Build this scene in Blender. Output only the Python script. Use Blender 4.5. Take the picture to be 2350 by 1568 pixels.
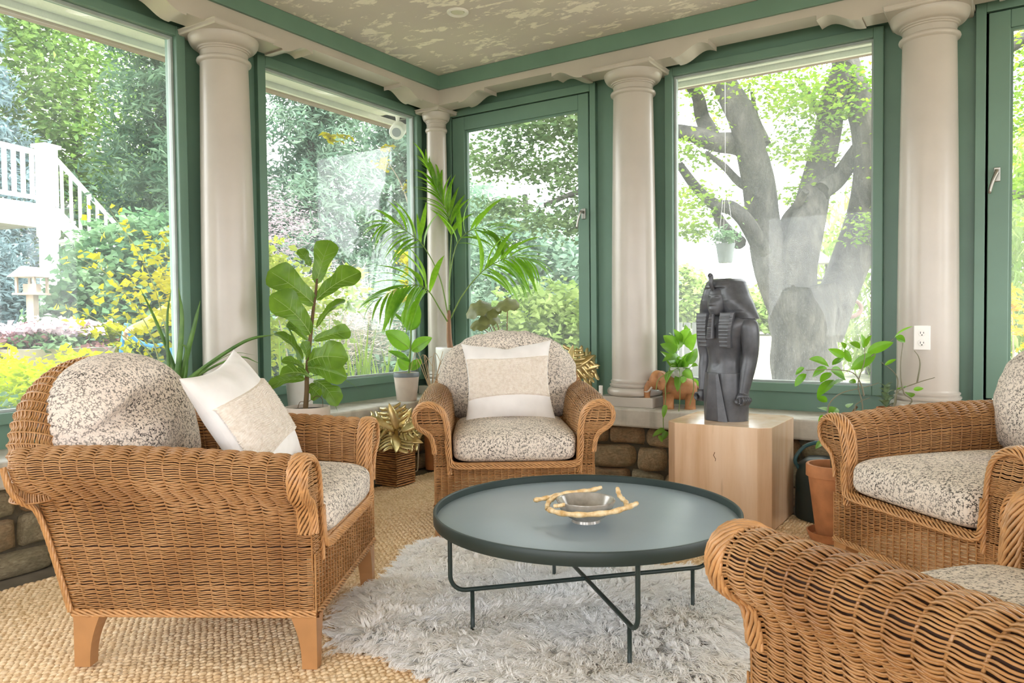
import bpy, math, random
import numpy as np
from mathutils import Vector, Matrix
random.seed(7); RNG = np.random.default_rng(7)
for _o in list(bpy.data.objects): bpy.data.objects.remove(_o)
SC = bpy.context.scene
COL = SC.collection
PI = math.pi

# ---------------------------------------------------------------- camera
cam_d = bpy.data.cameras.new('camera'); cam = bpy.data.objects.new('camera', cam_d); COL.objects.link(cam)
cam_d.sensor_width = 36.0; cam_d.lens = 1731.0 / 2350.0 * 36.0; cam_d.clip_start = 0.05; cam_d.clip_end = 500
def _cam():
    yaw, pit, rol = math.radians(33.26), math.radians(-1.754), math.radians(-0.59)
    fw = Vector((-math.sin(yaw)*math.cos(pit), math.cos(yaw)*math.cos(pit), math.sin(pit)))
    r = Vector((math.cos(yaw), math.sin(yaw), 0)); u = r.cross(fw)
    c, s = math.cos(rol), math.sin(rol)
    r2 = c*r + s*u; u2 = -s*r + c*u
    m = Matrix((r2, u2, -fw)).transposed().to_4x4(); m.translation = (0, 0, 1.0)
    cam.matrix_world = m
_cam()
SC.camera = cam

# ---------------------------------------------------------------- sky, sun, exposure
W = bpy.data.worlds.new('overcast_sky'); SC.world = W; W.use_nodes = True
_n = W.node_tree.nodes; _l = W.node_tree.links
_bg = _n['Background']; _tc = _n.new('ShaderNodeTexCoord'); _sep = _n.new('ShaderNodeSeparateXYZ'); _rmp = _n.new('ShaderNodeValToRGB')
_l.new(_tc.outputs['Generated'], _sep.inputs[0]); _l.new(_sep.outputs['Z'], _rmp.inputs[0])
_rmp.color_ramp.elements[0].position = 0.0; _rmp.color_ramp.elements[0].color = (0.955, 0.965, 1.0, 1)
_rmp.color_ramp.elements[1].position = 1.0; _rmp.color_ramp.elements[1].color = (0.92, 0.955, 1.0, 1)
_l.new(_rmp.outputs[0], _bg.inputs[0]); _bg.inputs[1].default_value = 3.2
_sd = bpy.data.lights.new('sun', 'SUN'); SUN = bpy.data.objects.new('sun', _sd); COL.objects.link(SUN)
_sd.energy = 4.5; _sd.angle = math.radians(12); _sd.color = (1.0, 0.95, 0.85)
SUN.rotation_euler = (math.radians(38), 0, math.radians(150))
SC.view_settings.view_transform = 'Standard'; SC.view_settings.look = 'None'
SC.view_settings.gamma = 1.0; SC.view_settings.use_curve_mapping = False
SC.view_settings.exposure = 1.38
SC.cycles.use_denoising = True
SC.cycles.max_bounces = 14; SC.cycles.diffuse_bounces = 10; SC.cycles.glossy_bounces = 4
SC.cycles.transmission_bounces = 6; SC.cycles.transparent_max_bounces = 24
SC.cycles.sample_clamp_indirect = 8.0

# ---------------------------------------------------------------- objects
def tag(o, label=None, cat=None, group=None, kind=None):
    if label: o['label'] = label
    if cat: o['category'] = cat
    if group: o['group'] = group
    if kind: o['kind'] = kind
    return o
def empty(name, loc=(0, 0, 0), rz=0.0, label=None, cat=None, group=None, kind=None, parent=None):
    o = bpy.data.objects.new(name, None); COL.objects.link(o); o.empty_display_size = 0.05
    o.location = loc; o.rotation_euler = (0, 0, rz); o.parent = parent
    return tag(o, label, cat, group, kind)
def link(name, me, mat=None, parent=None, loc=None, rot=None, scale=None):
    o = bpy.data.objects.new(name, me); COL.objects.link(o); o.parent = parent
    if mat is not None and len(me.materials) == 0: me.materials.append(mat)
    if loc is not None: o.location = loc
    if rot is not None: o.rotation_euler = rot
    if scale is not None: o.scale = scale
    return o
def copy_tree(o, parent=None):
    c = o.copy(); COL.objects.link(c); c.parent = parent
    for ch in list(o.children):
        if ch.parent == o: copy_tree(ch, c)
    return c
def np_mesh(name, V, quads=None, tris=None, ngons=None, smooth=False, sharp=None):
    V = np.asarray(V, np.float32).reshape(-1, 3)
    idx = []; tot = []
    if quads is not None and len(quads): q = np.asarray(quads, np.int32).reshape(-1, 4); idx.append(q.ravel()); tot.append(np.full(len(q), 4, np.int32))
    if tris is not None and len(tris): t = np.asarray(tris, np.int32).reshape(-1, 3); idx.append(t.ravel()); tot.append(np.full(len(t), 3, np.int32))
    if ngons:
        for g in ngons: idx.append(np.asarray(g, np.int32)); tot.append(np.array([len(g)], np.int32))
    idx = np.concatenate(idx); tot = np.concatenate(tot)
    me = bpy.data.meshes.new(name)
    me.vertices.add(len(V)); me.vertices.foreach_set('co', V.ravel())
    me.loops.add(len(idx)); me.loops.foreach_set('vertex_index', idx)
    me.polygons.add(len(tot)); st = np.zeros(len(tot), np.int32); st[1:] = np.cumsum(tot)[:-1]
    me.polygons.foreach_set('loop_start', st)
    me.polygons.foreach_set('use_smooth', np.full(len(tot), bool(smooth)))
    me.update(calc_edges=True)
    if sharp: me.set_sharp_from_angle(angle=math.radians(sharp))
    return me
def rotm(rx=0, ry=0, rz=0):
    return np.array(Matrix.Rotation(rz, 3, 'Z') @ Matrix.Rotation(ry, 3, 'Y') @ Matrix.Rotation(rx, 3, 'X'))
def catmull(P, n, closed=False):
    P = np.asarray(P, float); k = len(P)
    if closed: Q = np.vstack([P[-1:], P, P[:2]]); segs = k
    else: Q = np.vstack([2*P[0]-P[1], P, 2*P[-1]-P[-2]]); segs = k-1
    t = np.linspace(0, segs, n, endpoint=not closed); i = np.minimum(t.astype(int), segs-1); f = (t-i)[:, None]
    a, b, c, d = Q[i], Q[i+1], Q[i+2], Q[i+3]
    return 0.5*((2*b)+(c-a)*f+(2*a-5*b+4*c-d)*f**2+(3*b-a-3*c+d)*f**3)
def resample(P, n):
    P = np.asarray(P, float); s = np.concatenate([[0], np.cumsum(np.linalg.norm(np.diff(P, axis=0), axis=1))])
    t = np.linspace(0, s[-1], n); return np.stack([np.interp(t, s, P[:, i]) for i in range(P.shape[1])], 1)
def frames(P):
    T = np.gradient(P, axis=0); T /= np.linalg.norm(T, axis=1, keepdims=True)+1e-12
    up = np.array([0, 0, 1.0]) if abs(T[0, 2]) < .9 else np.array([1.0, 0, 0])
    N = np.zeros_like(P); n = up-T[0]*(up@T[0]); n /= np.linalg.norm(n)
    for i in range(len(P)):
        n = n-T[i]*(n@T[i]); n /= np.linalg.norm(n)+1e-12; N[i] = n
    return T, N, np.cross(T, N)
class MB:
    def __init__(s): s.V = []; s.q = []; s.t = []; s.g = []; s.n = 0
    def add(s, V, q=None, t=None, g=None):
        V = np.asarray(V, float).reshape(-1, 3)
        if q is not None and len(q): s.q.append(np.asarray(q, np.int64).reshape(-1, 4)+s.n)
        if t is not None and len(t): s.t.append(np.asarray(t, np.int64).reshape(-1, 3)+s.n)
        if g:
            for f in g: s.g.append([int(i)+s.n for i in f])
        s.V.append(V); s.n += len(V); return s
    def box(s, a, b, R=None, c=None):
        x0, y0, z0 = a; x1, y1, z1 = b
        V = np.array([(x0, y0, z0), (x1, y0, z0), (x1, y1, z0), (x0, y1, z0), (x0, y0, z1), (x1, y0, z1), (x1, y1, z1), (x0, y1, z1)], float)
        if R is not None: c = V.mean(0) if c is None else np.asarray(c); V = (V-c)@R.T+c
        return s.add(V, [(0, 3, 2, 1), (4, 5, 6, 7), (0, 1, 5, 4), (1, 2, 6, 5), (2, 3, 7, 6), (3, 0, 4, 7)])
    def grid(s, P, cu=False, cv=False):
        P = np.asarray(P, float); nu, nv = P.shape[:2]; I = np.arange(nu*nv).reshape(nu, nv)
        if cu: I = np.vstack([I, I[:1]])
        if cv: I = np.hstack([I, I[:, :1]])
        q = np.stack([I[:-1, :-1], I[1:, :-1], I[1:, 1:], I[:-1, 1:]], -1).reshape(-1, 4)
        return s.add(P.reshape(-1, 3), q)
    def loft(s, rings, caps=True):
        R = np.asarray(rings, float); k, m = R.shape[:2]
        s.grid(R, cv=True)
        if caps:
            b = s.n-k*m
            s.g.append([b+i for i in range(m)][::-1]); s.g.append([b+(k-1)*m+i for i in range(m)])
        return s
    def tube(s, P, r, n=8, caps=True, flat=1.0):
        P = np.asarray(P, float); r = np.broadcast_to(np.asarray(r, float), (len(P),))
        T, N, B = frames(P); a = np.linspace(0, 2*PI, n, endpoint=False)
        R = P[:, None]+r[:, None, None]*(np.cos(a)[None, :, None]*N[:, None]*flat+np.sin(a)[None, :, None]*B[:, None])
        return s.loft(R, caps)
    def lathe(s, prof, n=32, c=(0, 0, 0), caps=True):
        p = np.asarray(prof, float); a = np.linspace(0, 2*PI, n, endpoint=False)
        R = np.stack([p[:, :1]*np.cos(a), p[:, :1]*np.sin(a), np.repeat(p[:, 1:2], n, 1)], -1)+np.asarray(c, float)
        return s.loft(R, caps)
    def prism(s, poly, h0, h1, f=lambda a, b, h: (a, b, h)):
        poly = list(poly); n = len(poly)
        V = [f(a, b, h0) for a, b in poly]+[f(a, b, h1) for a, b in poly]
        return s.add(V, [(i, (i+1) % n, n+(i+1) % n, n+i) for i in range(n)], g=[list(range(n))[::-1], list(range(n, 2*n))])
    def mesh(s, name, smooth=False, sharp=None, M=None):
        V = np.concatenate(s.V)
        if M is not None: V = V@np.asarray(M)[:3, :3].T+np.asarray(M)[:3, 3]
        return np_mesh(name, V, np.concatenate(s.q) if s.q else None, np.concatenate(s.t) if s.t else None, s.g, smooth, sharp)
    def build(s, name, mat, parent=None, smooth=False, sharp=None, bevel=None, loc=None, rot=None):
        o = link(name, s.mesh(name, smooth, sharp), mat, parent, loc, rot)
        if bevel:
            m = o.modifiers.new('bevel', 'BEVEL'); m.width = bevel; m.segments = 2; m.limit_method = 'ANGLE'; m.angle_limit = math.radians(40)
        return o

# ---------------------------------------------------------------- materials
def srgb(r, g, b):
    f = lambda c: (c/255/12.92) if c <= 10 else ((c/255+.055)/1.055)**2.4
    return (f(r), f(g), f(b), 1)
class NT:
    def __init__(s, name):
        s.m = bpy.data.materials.new(name); s.m.use_nodes = True; s.t = s.m.node_tree; s.n = s.t.nodes; s.l = s.t.links
        s.p = s.n['Principled BSDF']; s.out = s.n['Material Output']
    def new(s, typ, **kw):
        nd = s.n.new('ShaderNode'+typ)
        for k, v in kw.items(): setattr(nd, k, v)
        return nd
    def set(s, nd, **kw):
        for k, v in kw.items():
            i = nd.inputs[int(k[1:])] if k[0] == '_' and k[1:].isdigit() else nd.inputs[k.replace('_', ' ')]
            if isinstance(v, bpy.types.NodeSocket): s.l.new(v, i)
            else: i.default_value = v
        return nd
    def coord(s, kind='Object', scale=(1, 1, 1), rot=(0, 0, 0)):
        tc = s.new('TexCoord'); mp = s.new('Mapping'); s.l.new(tc.outputs[kind], mp.inputs[0])
        mp.inputs['Scale'].default_value = scale; mp.inputs['Rotation'].default_value = rot; return mp.outputs[0]
    def noise(s, vec, scale, detail=3, rough=.5, dist=0):
        nd = s.new('TexNoise'); s.set(nd, Vector=vec, Scale=scale, Detail=detail, Roughness=rough, Distortion=dist); return nd.outputs['Fac']
    def voro(s, vec, scale, feature='F1', out='Distance', rand=1.0):
        nd = s.new('TexVoronoi', feature=feature); s.set(nd, Vector=vec, Scale=scale, Randomness=rand); return nd.outputs[out]
    def ramp(s, fac, stops):
        nd = s.new('ValToRGB'); cr = nd.color_ramp
        while len(cr.elements) < len(stops): cr.elements.new(.5)
        for e, (p, c) in zip(cr.elements, stops): e.position = p; e.color = c if not isinstance(c, (int, float)) else (c, c, c, 1)
        s.l.new(fac, nd.inputs[0]); return nd.outputs[0]
    def mix(s, fac, a, b, mode='MIX'):
        nd = s.new('Mix', data_type='RGBA', blend_type=mode)
        for i, v in ((0, fac), (6, a), (7, b)):
            if isinstance(v, bpy.types.NodeSocket): s.l.new(v, nd.inputs[i])
            else: nd.inputs[i].default_value = v
        return nd.outputs[2]
    def math(s, op, a, b=0.0):
        nd = s.new('Math', operation=op)
        for i, v in enumerate((a, b)):
            if isinstance(v, bpy.types.NodeSocket): s.l.new(v, nd.inputs[i])
            else: nd.inputs[i].default_value = v
        return nd.outputs[0]
    def bump(s, h, strength=.3, dist=.01):
        nd = s.new('Bump'); s.set(nd, Height=h, Strength=strength, Distance=dist); s.l.new(nd.outputs[0], s.p.inputs['Normal']); return nd.outputs[0]
    def base(s, c, rough=.5, metal=0.0, spec=.5):
        s.set(s.p, Base_Color=c, Roughness=rough, Metallic=metal); s.p.inputs['Specular IOR Level'].default_value = spec; return s
    def translucent(s, col, fac=.4):
        tr = s.new('BsdfTranslucent'); s.set(tr, Color=col); mx = s.new('MixShader'); mx.inputs[0].default_value = fac
        s.l.new(s.p.outputs[0], mx.inputs[1]); s.l.new(tr.outputs[0], mx.inputs[2]); s.l.new(mx.outputs[0], s.out.inputs[0]); return s
def plain(name, c, rough=.5, metal=0.0, spec=.5, var=.08, scale=8.0, bump=0.0, bscale=60.0, bdist=.004):
    k = NT(name); v = k.coord()
    c2 = tuple(max(0, x*(1-2.2*var)) for x in c[:3])+(1,); c1 = tuple(min(1, x*(1+var)) for x in c[:3])+(1,)
    k.base(k.ramp(k.noise(v, scale, 4), [(.3, c2), (.7, c1)]), rough, metal, spec)
    if bump: k.bump(k.noise(v, bscale, 5, .6), bump, bdist)
    return k.m
def leafmat(name, c, c2, tc=None, rough=.45, fac=.4, scale=20.0, spec=.4):
    k = NT(name); v = k.coord(); col = k.ramp(k.noise(v, scale, 3), [(.35, c), (.65, c2)])
    k.base(col, rough, 0, spec); k.translucent(tc if tc else col, fac); return k.m
# ================================================================ MATERIALS OF THE ROOM
M_GREEN = plain('green_paint', srgb(106, 138, 121), .42, var=.05, scale=3, bump=.08, bscale=300, bdist=.001)
M_WHITE = plain('cream_gloss_paint', srgb(192, 184, 173), .28, var=.03, scale=5, bump=.05, bscale=90, bdist=.001)
def _ceil():
    k = NT('ceiling_cloud_paper'); v = k.coord(scale=(1, 1.9, 1), rot=(0, 0, math.radians(25)))
    cl = k.noise(v, 6.5, 7, .66, .5); fine = k.noise(v, 26, 4, .6)
    f = k.math('ADD', cl, k.math('MULTIPLY', fine, .18))
    m = k.ramp(f, [(.635, 0.0), (.69, 1.0)])
    b = k.ramp(k.noise(k.coord(), 2.0, 4), [(.3, srgb(212, 202, 198)), (.7, srgb(218, 210, 200))])
    k.base(k.mix(m, b, srgb(252, 244, 232)), .85, 0, .2); return k.m
M_CEIL = _ceil()
def _sill():
    k = NT('grey_stone_sill'); v = k.coord()
    c = k.ramp(k.noise(v, 3.5, 8, .65), [(.3, srgb(168, 162, 150)), (.55, srgb(198, 192, 180)), (.8, srgb(220, 213, 202))])
    streak = k.noise(k.coord(scale=(14, 14, 1.2)), 1.0, 3); c = k.mix(k.ramp(streak, [(.55, 0.0), (.75, .5)]), c, srgb(120, 116, 100))
    k.base(c, .55); k.bump(k.noise(v, 40, 6, .65), .25, .006); return k.m
M_SILL = _sill()
def _stone(name, a, b, d):
    k = NT(name); v = k.coord()
    c = k.ramp(k.noise(v, 7, 8, .65), [(.28, a), (.52, b), (.75, d)])
    k.base(k.mix(k.ramp(k.noise(v, 2.2, 3), [(.4, 0.0), (.7, .55)]), c, srgb(112, 110, 84)), .85); k.bump(k.noise(v, 26, 8, .7), .7, .02); return k.m
M_STONES = [_stone('stone_brown', srgb(122, 100, 70), srgb(174, 146, 110), srgb(198, 174, 140)),
            _stone('stone_grey', srgb(118, 106, 84), srgb(166, 152, 122), srgb(192, 180, 150)),
            _stone('stone_rust', srgb(118, 90, 64), srgb(168, 134, 98), srgb(190, 162, 126))]
M_MORTAR = plain('dark_mortar', srgb(86, 80, 66), .95, bump=.5, bscale=40, bdist=.02)
M_FLOOR = plain('flagstone_floor', srgb(120, 112, 98), .7, var=.15, bump=.2)
M_DARK = plain('black_gap', srgb(22, 30, 27), .8)
M_BLACKM = plain('black_metal', srgb(38, 52, 48), .45)
M_NICKEL = plain('satin_nickel', srgb(170, 168, 160), .35, 1.0, var=.02)
M_WPLASTIC = plain('white_plastic', srgb(238, 236, 230), .35, var=.01)
def _glass(name, dirt):
    k = NT(name); v = k.coord()
    tr = k.new('BsdfTransparent'); gl = k.new('BsdfGlossy'); gl.inputs['Roughness'].default_value = .02
    tr.inputs[0].default_value = (.97, .985, .975, 1)
    fr = k.new('Fresnel'); fr.inputs[0].default_value = 1.25
    m1 = k.new('MixShader'); k.l.new(fr.outputs[0], m1.inputs[0]); k.l.new(tr.outputs[0], m1.inputs[1]); k.l.new(gl.outputs[0], m1.inputs[2])
    df = k.new('BsdfTranslucent'); df.inputs[0].default_value = (.93, .97, .97, 1)
    f = k.ramp(k.noise(v, 1.6, 6, .6, .5), [(.3, dirt*.35), (.75, dirt)])
    sp = k.ramp(k.noise(v, 140, 2, .6), [(.5, .7), (.72, 1.6)])
    m2 = k.new('MixShader'); k.l.new(k.math('MULTIPLY', f, sp), m2.inputs[0]); k.l.new(m1.outputs[0], m2.inputs[1]); k.l.new(df.outputs[0], m2.inputs[2])
    k.l.new(m2.outputs[0], k.out.inputs[0]); return k.m
M_GLASS = _glass('window_glass', .05)
M_GLASS_D = _glass('dusty_window_glass', .10)

# ================================================================ ROOM
XL, YR = -3.585, 4.43            # planes of the window frames, left and far wall
XS, YS = -3.265, 4.09            # front edges of the sills
XB, YB = -3.340, 4.185           # faces of the beam
X1, Y0 = 3.4, -2.6               # the rest of the room, behind the camera
ZS, ZC = 0.46, 2.697
COLS_R = [-1.918, -0.331, 1.256]; COLS_L = [2.533, 0.88, -0.77]; AX, AY = -3.455, 4.30

MB().box((XL-.2, Y0-.2, -.14), (X1+.2, YR+.2, -.0145)).build('floor', M_FLOOR); tag(bpy.data.objects['floor'], 'stone floor under the jute rug', None, None, 'structure')
MB().box((XL-.1, Y0-.1, ZC), (X1+.1, YR+.1, ZC+.1)).build('ceiling', M_CEIL)
tag(bpy.data.objects['ceiling'], 'beige ceiling papered with pale cloud shapes', None, None, 'structure')

def stones(parent, axis, base, a0, a1, z1, seed):
    r = random.Random(seed); z = -.014; row = 0
    me_pool = []
    for k in range(9):
        n = 11; u = np.linspace(-1, 1, n); U, Vv = np.meshgrid(u, u, indexing='ij')
        rr = np.random.default_rng(seed*31+k); ph = rr.uniform(0, 6, 6)
        ed = (1-np.abs(U)**5)*(1-np.abs(Vv)**5)
        h = np.clip(ed, 0, 1)**.45*(1+.16*np.sin(2.3*U+ph[0])*np.cos(2.1*Vv+ph[1])+.09*np.sin(5*U+ph[2]+3*Vv))
        # outline wobble
        Uo = U*(1-.10*(Vv*np.sin(ph[3]))**2-.09*np.abs(Vv)**3*abs(np.sin(ph[4]))); Vo = Vv*(1-.16*np.abs(U)**2.5*abs(np.cos(ph[5])))+.10*np.sin(1.6*U+ph[0])
        P = np.stack([Uo, h, Vo], -1)
        me = MB().grid(P).mesh('stone', smooth=True); me.materials.append(M_STONES[k % 3]); me_pool.append(me)
    while z < z1-.03:
        h = r.uniform(.085, .15); h = min(h, z1-z) if z1-z-h > .06 else z1-z
        a = a0+r.uniform(-.15, 0)
        while a < a1:
            w = r.uniform(.12, .34); aa, bb = max(a, a0), min(a+w, a1)
            if bb-aa > .05:
                o = link('stone', r.choice(me_pool), None, parent)
                d = r.uniform(.035, .062); ww, hh = (bb-aa)/2*1.03, h/2*1.04
                if axis == 'x': o.location = (base, (aa+bb)/2, z+h/2); o.rotation_euler = (r.uniform(-.05, .05), 0, -PI/2)
                else: o.location = ((aa+bb)/2, base, z+h/2); o.rotation_euler = (0, r.uniform(-.05, .05), PI)
                o.scale = (ww, d, hh)
            a += w+.008
        z += h+.006
wl = MB().box((XL-.12, Y0, -.0145), (XS-.075, YR+.12, .35)).build('wall_left', M_MORTAR); tag(wl, 'low fieldstone wall under the left windows', None, None, 'structure')
stones(wl, 'x', XS-.08, .95, YS-.06, .345, 3)
wr = MB().box((XS-.08, YS+.075, -.0145), (X1, YR+.12, .35)).build('wall_right', M_MORTAR); tag(wr, 'low fieldstone wall under the far windows', None, None, 'structure')
stones(wr, 'y', YS+.08, XS+.06, .45, .345, 8)
s = MB()
s.prism([(XS, Y0), (XS, YS), (X1, YS), (X1, YR+.15), (XL-.15, YR+.15), (XL-.15, Y0)], .35, ZS)
o = s.build('trim_1', M_SILL, bevel=.012); tag(o, 'thick grey stone sill running around the corner', None, None, 'structure')
# green panelling that holds the windows
def panel_wall(name, axis, plane, spans, lo, hi, parent):
    m = MB()
    def bx(a0, a1, z0, z1):
        if axis == 'x': m.box((plane-.07, a0, z0), (plane, a1, z1))
        else: m.box((a0, plane, z0), (a1, plane+.07, z1))
    p = lo
    for a, b, z0, z1 in spans:
        bx(p, a, ZS, ZC); bx(a, b, ZS, z0); bx(a, b, z1, ZC); p = b
    bx(p, hi, ZS, ZC)
    return m.build(name, M_GREEN, parent)
PLX, PRY = XL-.02, YR+.02
WIN_L = [(-.36, .62, .617, 2.468), (1.14, 2.338, .617, 2.468), (2.895, 4.226, .617, 2.468)]
WIN_R = [(-3.40, -2.29, .56, 2.46), (-1.714, -.60, .617, 2.466), (-.085, 1.02, .56, 2.47), (1.55, 2.85, .617, 2.466)]
panel_wall('panelling', 'x', PLX, WIN_L, Y0, YR+.09, wl)
panel_wall('panelling', 'y', PRY, WIN_R, PLX, X1, wr)

def fixed_window(n, axis, a0, a1, z0, z1, fw, label, glass):
    w = empty('window_%d' % n, label=label, kind='structure')
    def bar(mb, p0, p1, q0, q1, d0, d1):
        if axis == 'x': mb.box((XL+d0, p0, q0), (XL+d1, p1, q1))
        else: mb.box((p0, YR-d1, q0), (p1, YR-d0, q1))
    f = MB()
    bar(f, a0-fw, a0, z0-fw, z1+fw, -.06, .012); bar(f, a1, a1+fw, z0-fw, z1+fw, -.06, .012)
    bar(f, a0, a1, z1, z1+fw, -.06, .012); bar(f, a0, a1, z0-fw, z0, -.06, .012)
    f.build('frame', M_GREEN, w, bevel=.004)
    g = MB(); b = .012
    bar(g, a0, a0+b, z0, z1, -.05, -.022); bar(g, a1-b, a1, z0, z1, -.05, -.022); bar(g, a0+b, a1-b, z1-b, z1, -.05, -.022); bar(g, a0+b, a1-b, z0, z0+b, -.05, -.022)
    g.build('glazing_bead', M_WHITE if False else plain('grey_gasket', srgb(168, 178, 174), .5), w)
    p = MB(); bar(p, a0+.004, a1-.004, z0+.004, z1-.004, -.04, -.034); p.build('pane', glass, w)
    return w
fixed_window(1, 'x', 1.14, 2.338, .617, 2.468, .05, 'large fixed window with green frame at the left edge', M_GLASS)
fixed_window(2, 'x', 2.895, 4.226, .617, 2.468, .055, 'fixed window with green frame behind the fiddle leaf fig', M_GLASS)
fixed_window(4, 'y', -1.714, -.60, .617, 2.466, .05, 'dusty fixed window with green frame behind the statue', M_GLASS_D)
def casement(n, o0, o1, z0, z1, s0, s1, g0, g1, gz0, gz1, hx, label):
    w = empty('window_%d' % n, label=label, kind='structure')
    f = MB()
    def bar(mb, p0, p1, q0, q1, d0, d1): mb.box((p0, YR-d1, q0), (p1, YR-d0, q1))
    bar(f, o0, s0-.006, z0, z1, -.06, .014); bar(f, s1+.006, o1, z0, z1, -.06, .014)
    bar(f, s0-.006, s1+.006, z1-.052, z1, -.06, .014); bar(f, s0-.006, s1+.006, z0, z0+.05, -.06, .014)
    f.build('frame', M_GREEN, w, bevel=.003)
    h = MB(); bar(h, s0-.012, s1+.012, z0+.045, z1-.045, -.058, -.03)
    hh = MB()
    for a, b, c, d in ((s0-.012, s0+.03, z0+.03, z1-.03), (s1-.03, s1+.012, z0+.03, z1-.03)): bar(hh, a, b, c, d, -.058, -.02)
    hh.build('rebate', M_DARK, w)
    sh = MB(); zz0, zz1 = z0+.058, z1-.060
    bar(sh, s0+.004, g0, zz0, zz1, -.04, .012); bar(sh, g1, s1-.004, zz0, zz1, -.04, .012)
    bar(sh, g0, g1, gz1, zz1, -.04, .012); bar(sh, g0, g1, zz0, gz0, -.04, .012)
    sash = sh.build('sash', M_GREEN, w, bevel=.004)
    b = MB(); t = .012
    for a, c, d, e in ((g0, g0+t, gz0, gz1), (g1-t, g1, gz0, gz1), (g0+t, g1-t, gz1-t, gz1), (g0+t, g1-t, gz0, gz0+t)): bar(b, a, c, d, e, -.032, -.006)
    b.build('glazing_bead', M_GREEN, sash)
    p = MB(); bar(p, g0+.004, g1-.004, gz0+.004, gz1-.004, -.03, -.024); p.build('pane', M_GLASS, sash)
    k = MB(); bar(k, hx-.014, hx+.014, 1.645, 1.715, .012, .022)
    k.tube([(hx, YR-.02, 1.69), (hx, YR-.055, 1.69)], .009, 10); 
    hd = k.build('handle', M_NICKEL, sash, bevel=.003)
    lv = MB(); lv.tube(catmull([(hx, YR-.052, 1.698), (hx-.004, YR-.06, 1.68), (hx-.018, YR-.062, 1.64), (hx-.032, YR-.058, 1.585)], 12), np.linspace(.011, .009, 12), 8, flat=.6)
    lv.build('lever', M_NICKEL, hd, smooth=True)
    return w
casement(3, -3.456, -2.235, .52, 2.522, -3.406, -2.283, -3.293, -2.363, .66, 2.365, -2.322, 'green framed casement window nearest the room corner')
casement(5, -.139, 1.07, .52, 2.53, -.088, 1.02, .006, .93, .66, 2.385, -.045, 'green framed casement window at the right edge')

# beam with scalloped underside
def beam_profile(axes, lo, hi):
    pts = []
    def z_at(a):
        d = min(abs(a-c) for c in axes)
        if d < .29: return 2.497
        if d < .507:
            t = (d-.29)/.217; return 2.488+.018*math.sin(t*PI*1.0)*(1 if t < .99 else 1)+.040*t*t*(3-2*t)-.010*math.sin(2*PI*t)
        return 2.554
    brk = sorted({x for c in axes for x in (c-.5071, c-.5069, c-.2901, c-.2899, c+.2899, c+.2901, c+.5069, c+.5071)})
    xs = sorted(set([lo, hi]+[x for x in brk if lo < x < hi]+[float(x) for x in np.arange(lo, hi, .02)]))
    return [(x, z_at(x)) for x in xs]
def beam(name, axis, prof, face, back, label):
    m = MB(); n = len(prof)
    for z_top in (ZC,):
        for i in range(n-1):
            pass
    V = []
    for a, z in prof:
        for d, zz in ((face, ZC), (face, z), (back, z), (back, ZC)):
            V.append((d, a, zz) if axis == 'x' else (a, d, zz))
    q = []
    for i in range(n-1):
        for k in range(4):
            q.append((4*i+k, 4*i+(k+1) % 4, 4*(i+1)+(k+1) % 4, 4*(i+1)+k))
    m.add(V, q, g=[[0, 1, 2, 3], [4*(n-1)+k for k in (3, 2, 1, 0)]])
    o = m.build(name, M_WHITE, smooth=True, sharp=30); tag(o, label, None, None, 'structure'); return o
beam('trim_2', 'x', beam_profile([AY]+COLS_L+[-2.4], Y0, YB), XB, XB-.15, 'cream scalloped beam over the left windows')
beam('trim_3', 'y', beam_profile([AX]+COLS_R+[2.85], XB-.15, X1), YB, YB+.15, 'cream scalloped beam over the far windows')
g = MB(); g.prism([(XB+.018, Y0), (XB+.018, YB-.018), (X1, YB-.018), (X1, YB+.01), (XB-.01, YB+.01), (XB-.01, Y0)], 2.600, ZC-.001)
tag(g.build('trim_4', M_GREEN, bevel=.003), 'green moulding band under the ceiling', None, None, 'structure')

# columns
def column(x, y, label, half=(.18, .15), k=1.0):
    c = empty('column', (x, y, ZS), label=label, cat='column', group='cream round columns on the sill')
    b = -ZS
    MB().box((-half[0], -half[1], 0), (half[0], half[1], .060)).build('plinth', M_WHITE, c, bevel=.004)
    th = np.linspace(-PI/2, PI/2, 9)
    pr = [(.10, .060)]+[(.142+.026*math.cos(t), .086+.026*math.sin(t)) for t in th]+[(.146, .114), (.152, .122), (.152, .130), (.141, .137), (.147, .144), (.147, .150), (.139, .156), (.1385, .165)]
    MB().lathe([(a*k, b_) for a, b_ in pr], 56).build('base', M_WHITE, c, smooth=True, sharp=50)
    zs = np.linspace(.160, 1.885, 24); t = (zs-.160)/1.725
    r = .1385-.0185*t**1.7
    MB().lathe(np.stack([r*k, zs], 1), 56).build('shaft', M_WHITE, c, smooth=True, sharp=60)
    cp = [(.1195, 1.880)]+[(.122+.015*math.cos(a), 1.897+.014*math.sin(a)) for a in np.linspace(-PI/2, PI/2, 7)]+[(.1195, 1.913), (.1195, 1.942), (.126, 1.944), (.126, 1.951), (.133, 1.953), (.133, 1.960), (.140, 1.963)]
    cp += [(.140+.036*math.sin(a), 1.963+.055*(1-math.cos(a))) for a in np.linspace(.1, PI/2, 8)]+[(.178, 2.024), (.170, 2.026)]
    MB().lathe([(a_*k, b_) for a_, b_ in cp], 56).build('capital', M_WHITE, c, smooth=True, sharp=40)
    a = MB(); a.loft([[(-j, -j, z), (j, -j, z), (j, j, z), (-j, j, z)] for j, z in ((.176*k, 2.014), (.184*k, 2.020), (.184*k, 2.036), (.190*k, 2.040))])
    a.build('abacus', M_WHITE, c, bevel=.003)
    return c
column(AX, AY, 'slim corner column, furthest, partly hidden behind the tall palm', (.11, .11), .58)
column(AX, COLS_L[0], 'column on the left wall, beside the fiddle leaf fig', (.15, .18))
column(COLS_R[0], AY, 'middle column on the far wall, left of the dark statue')
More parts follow.
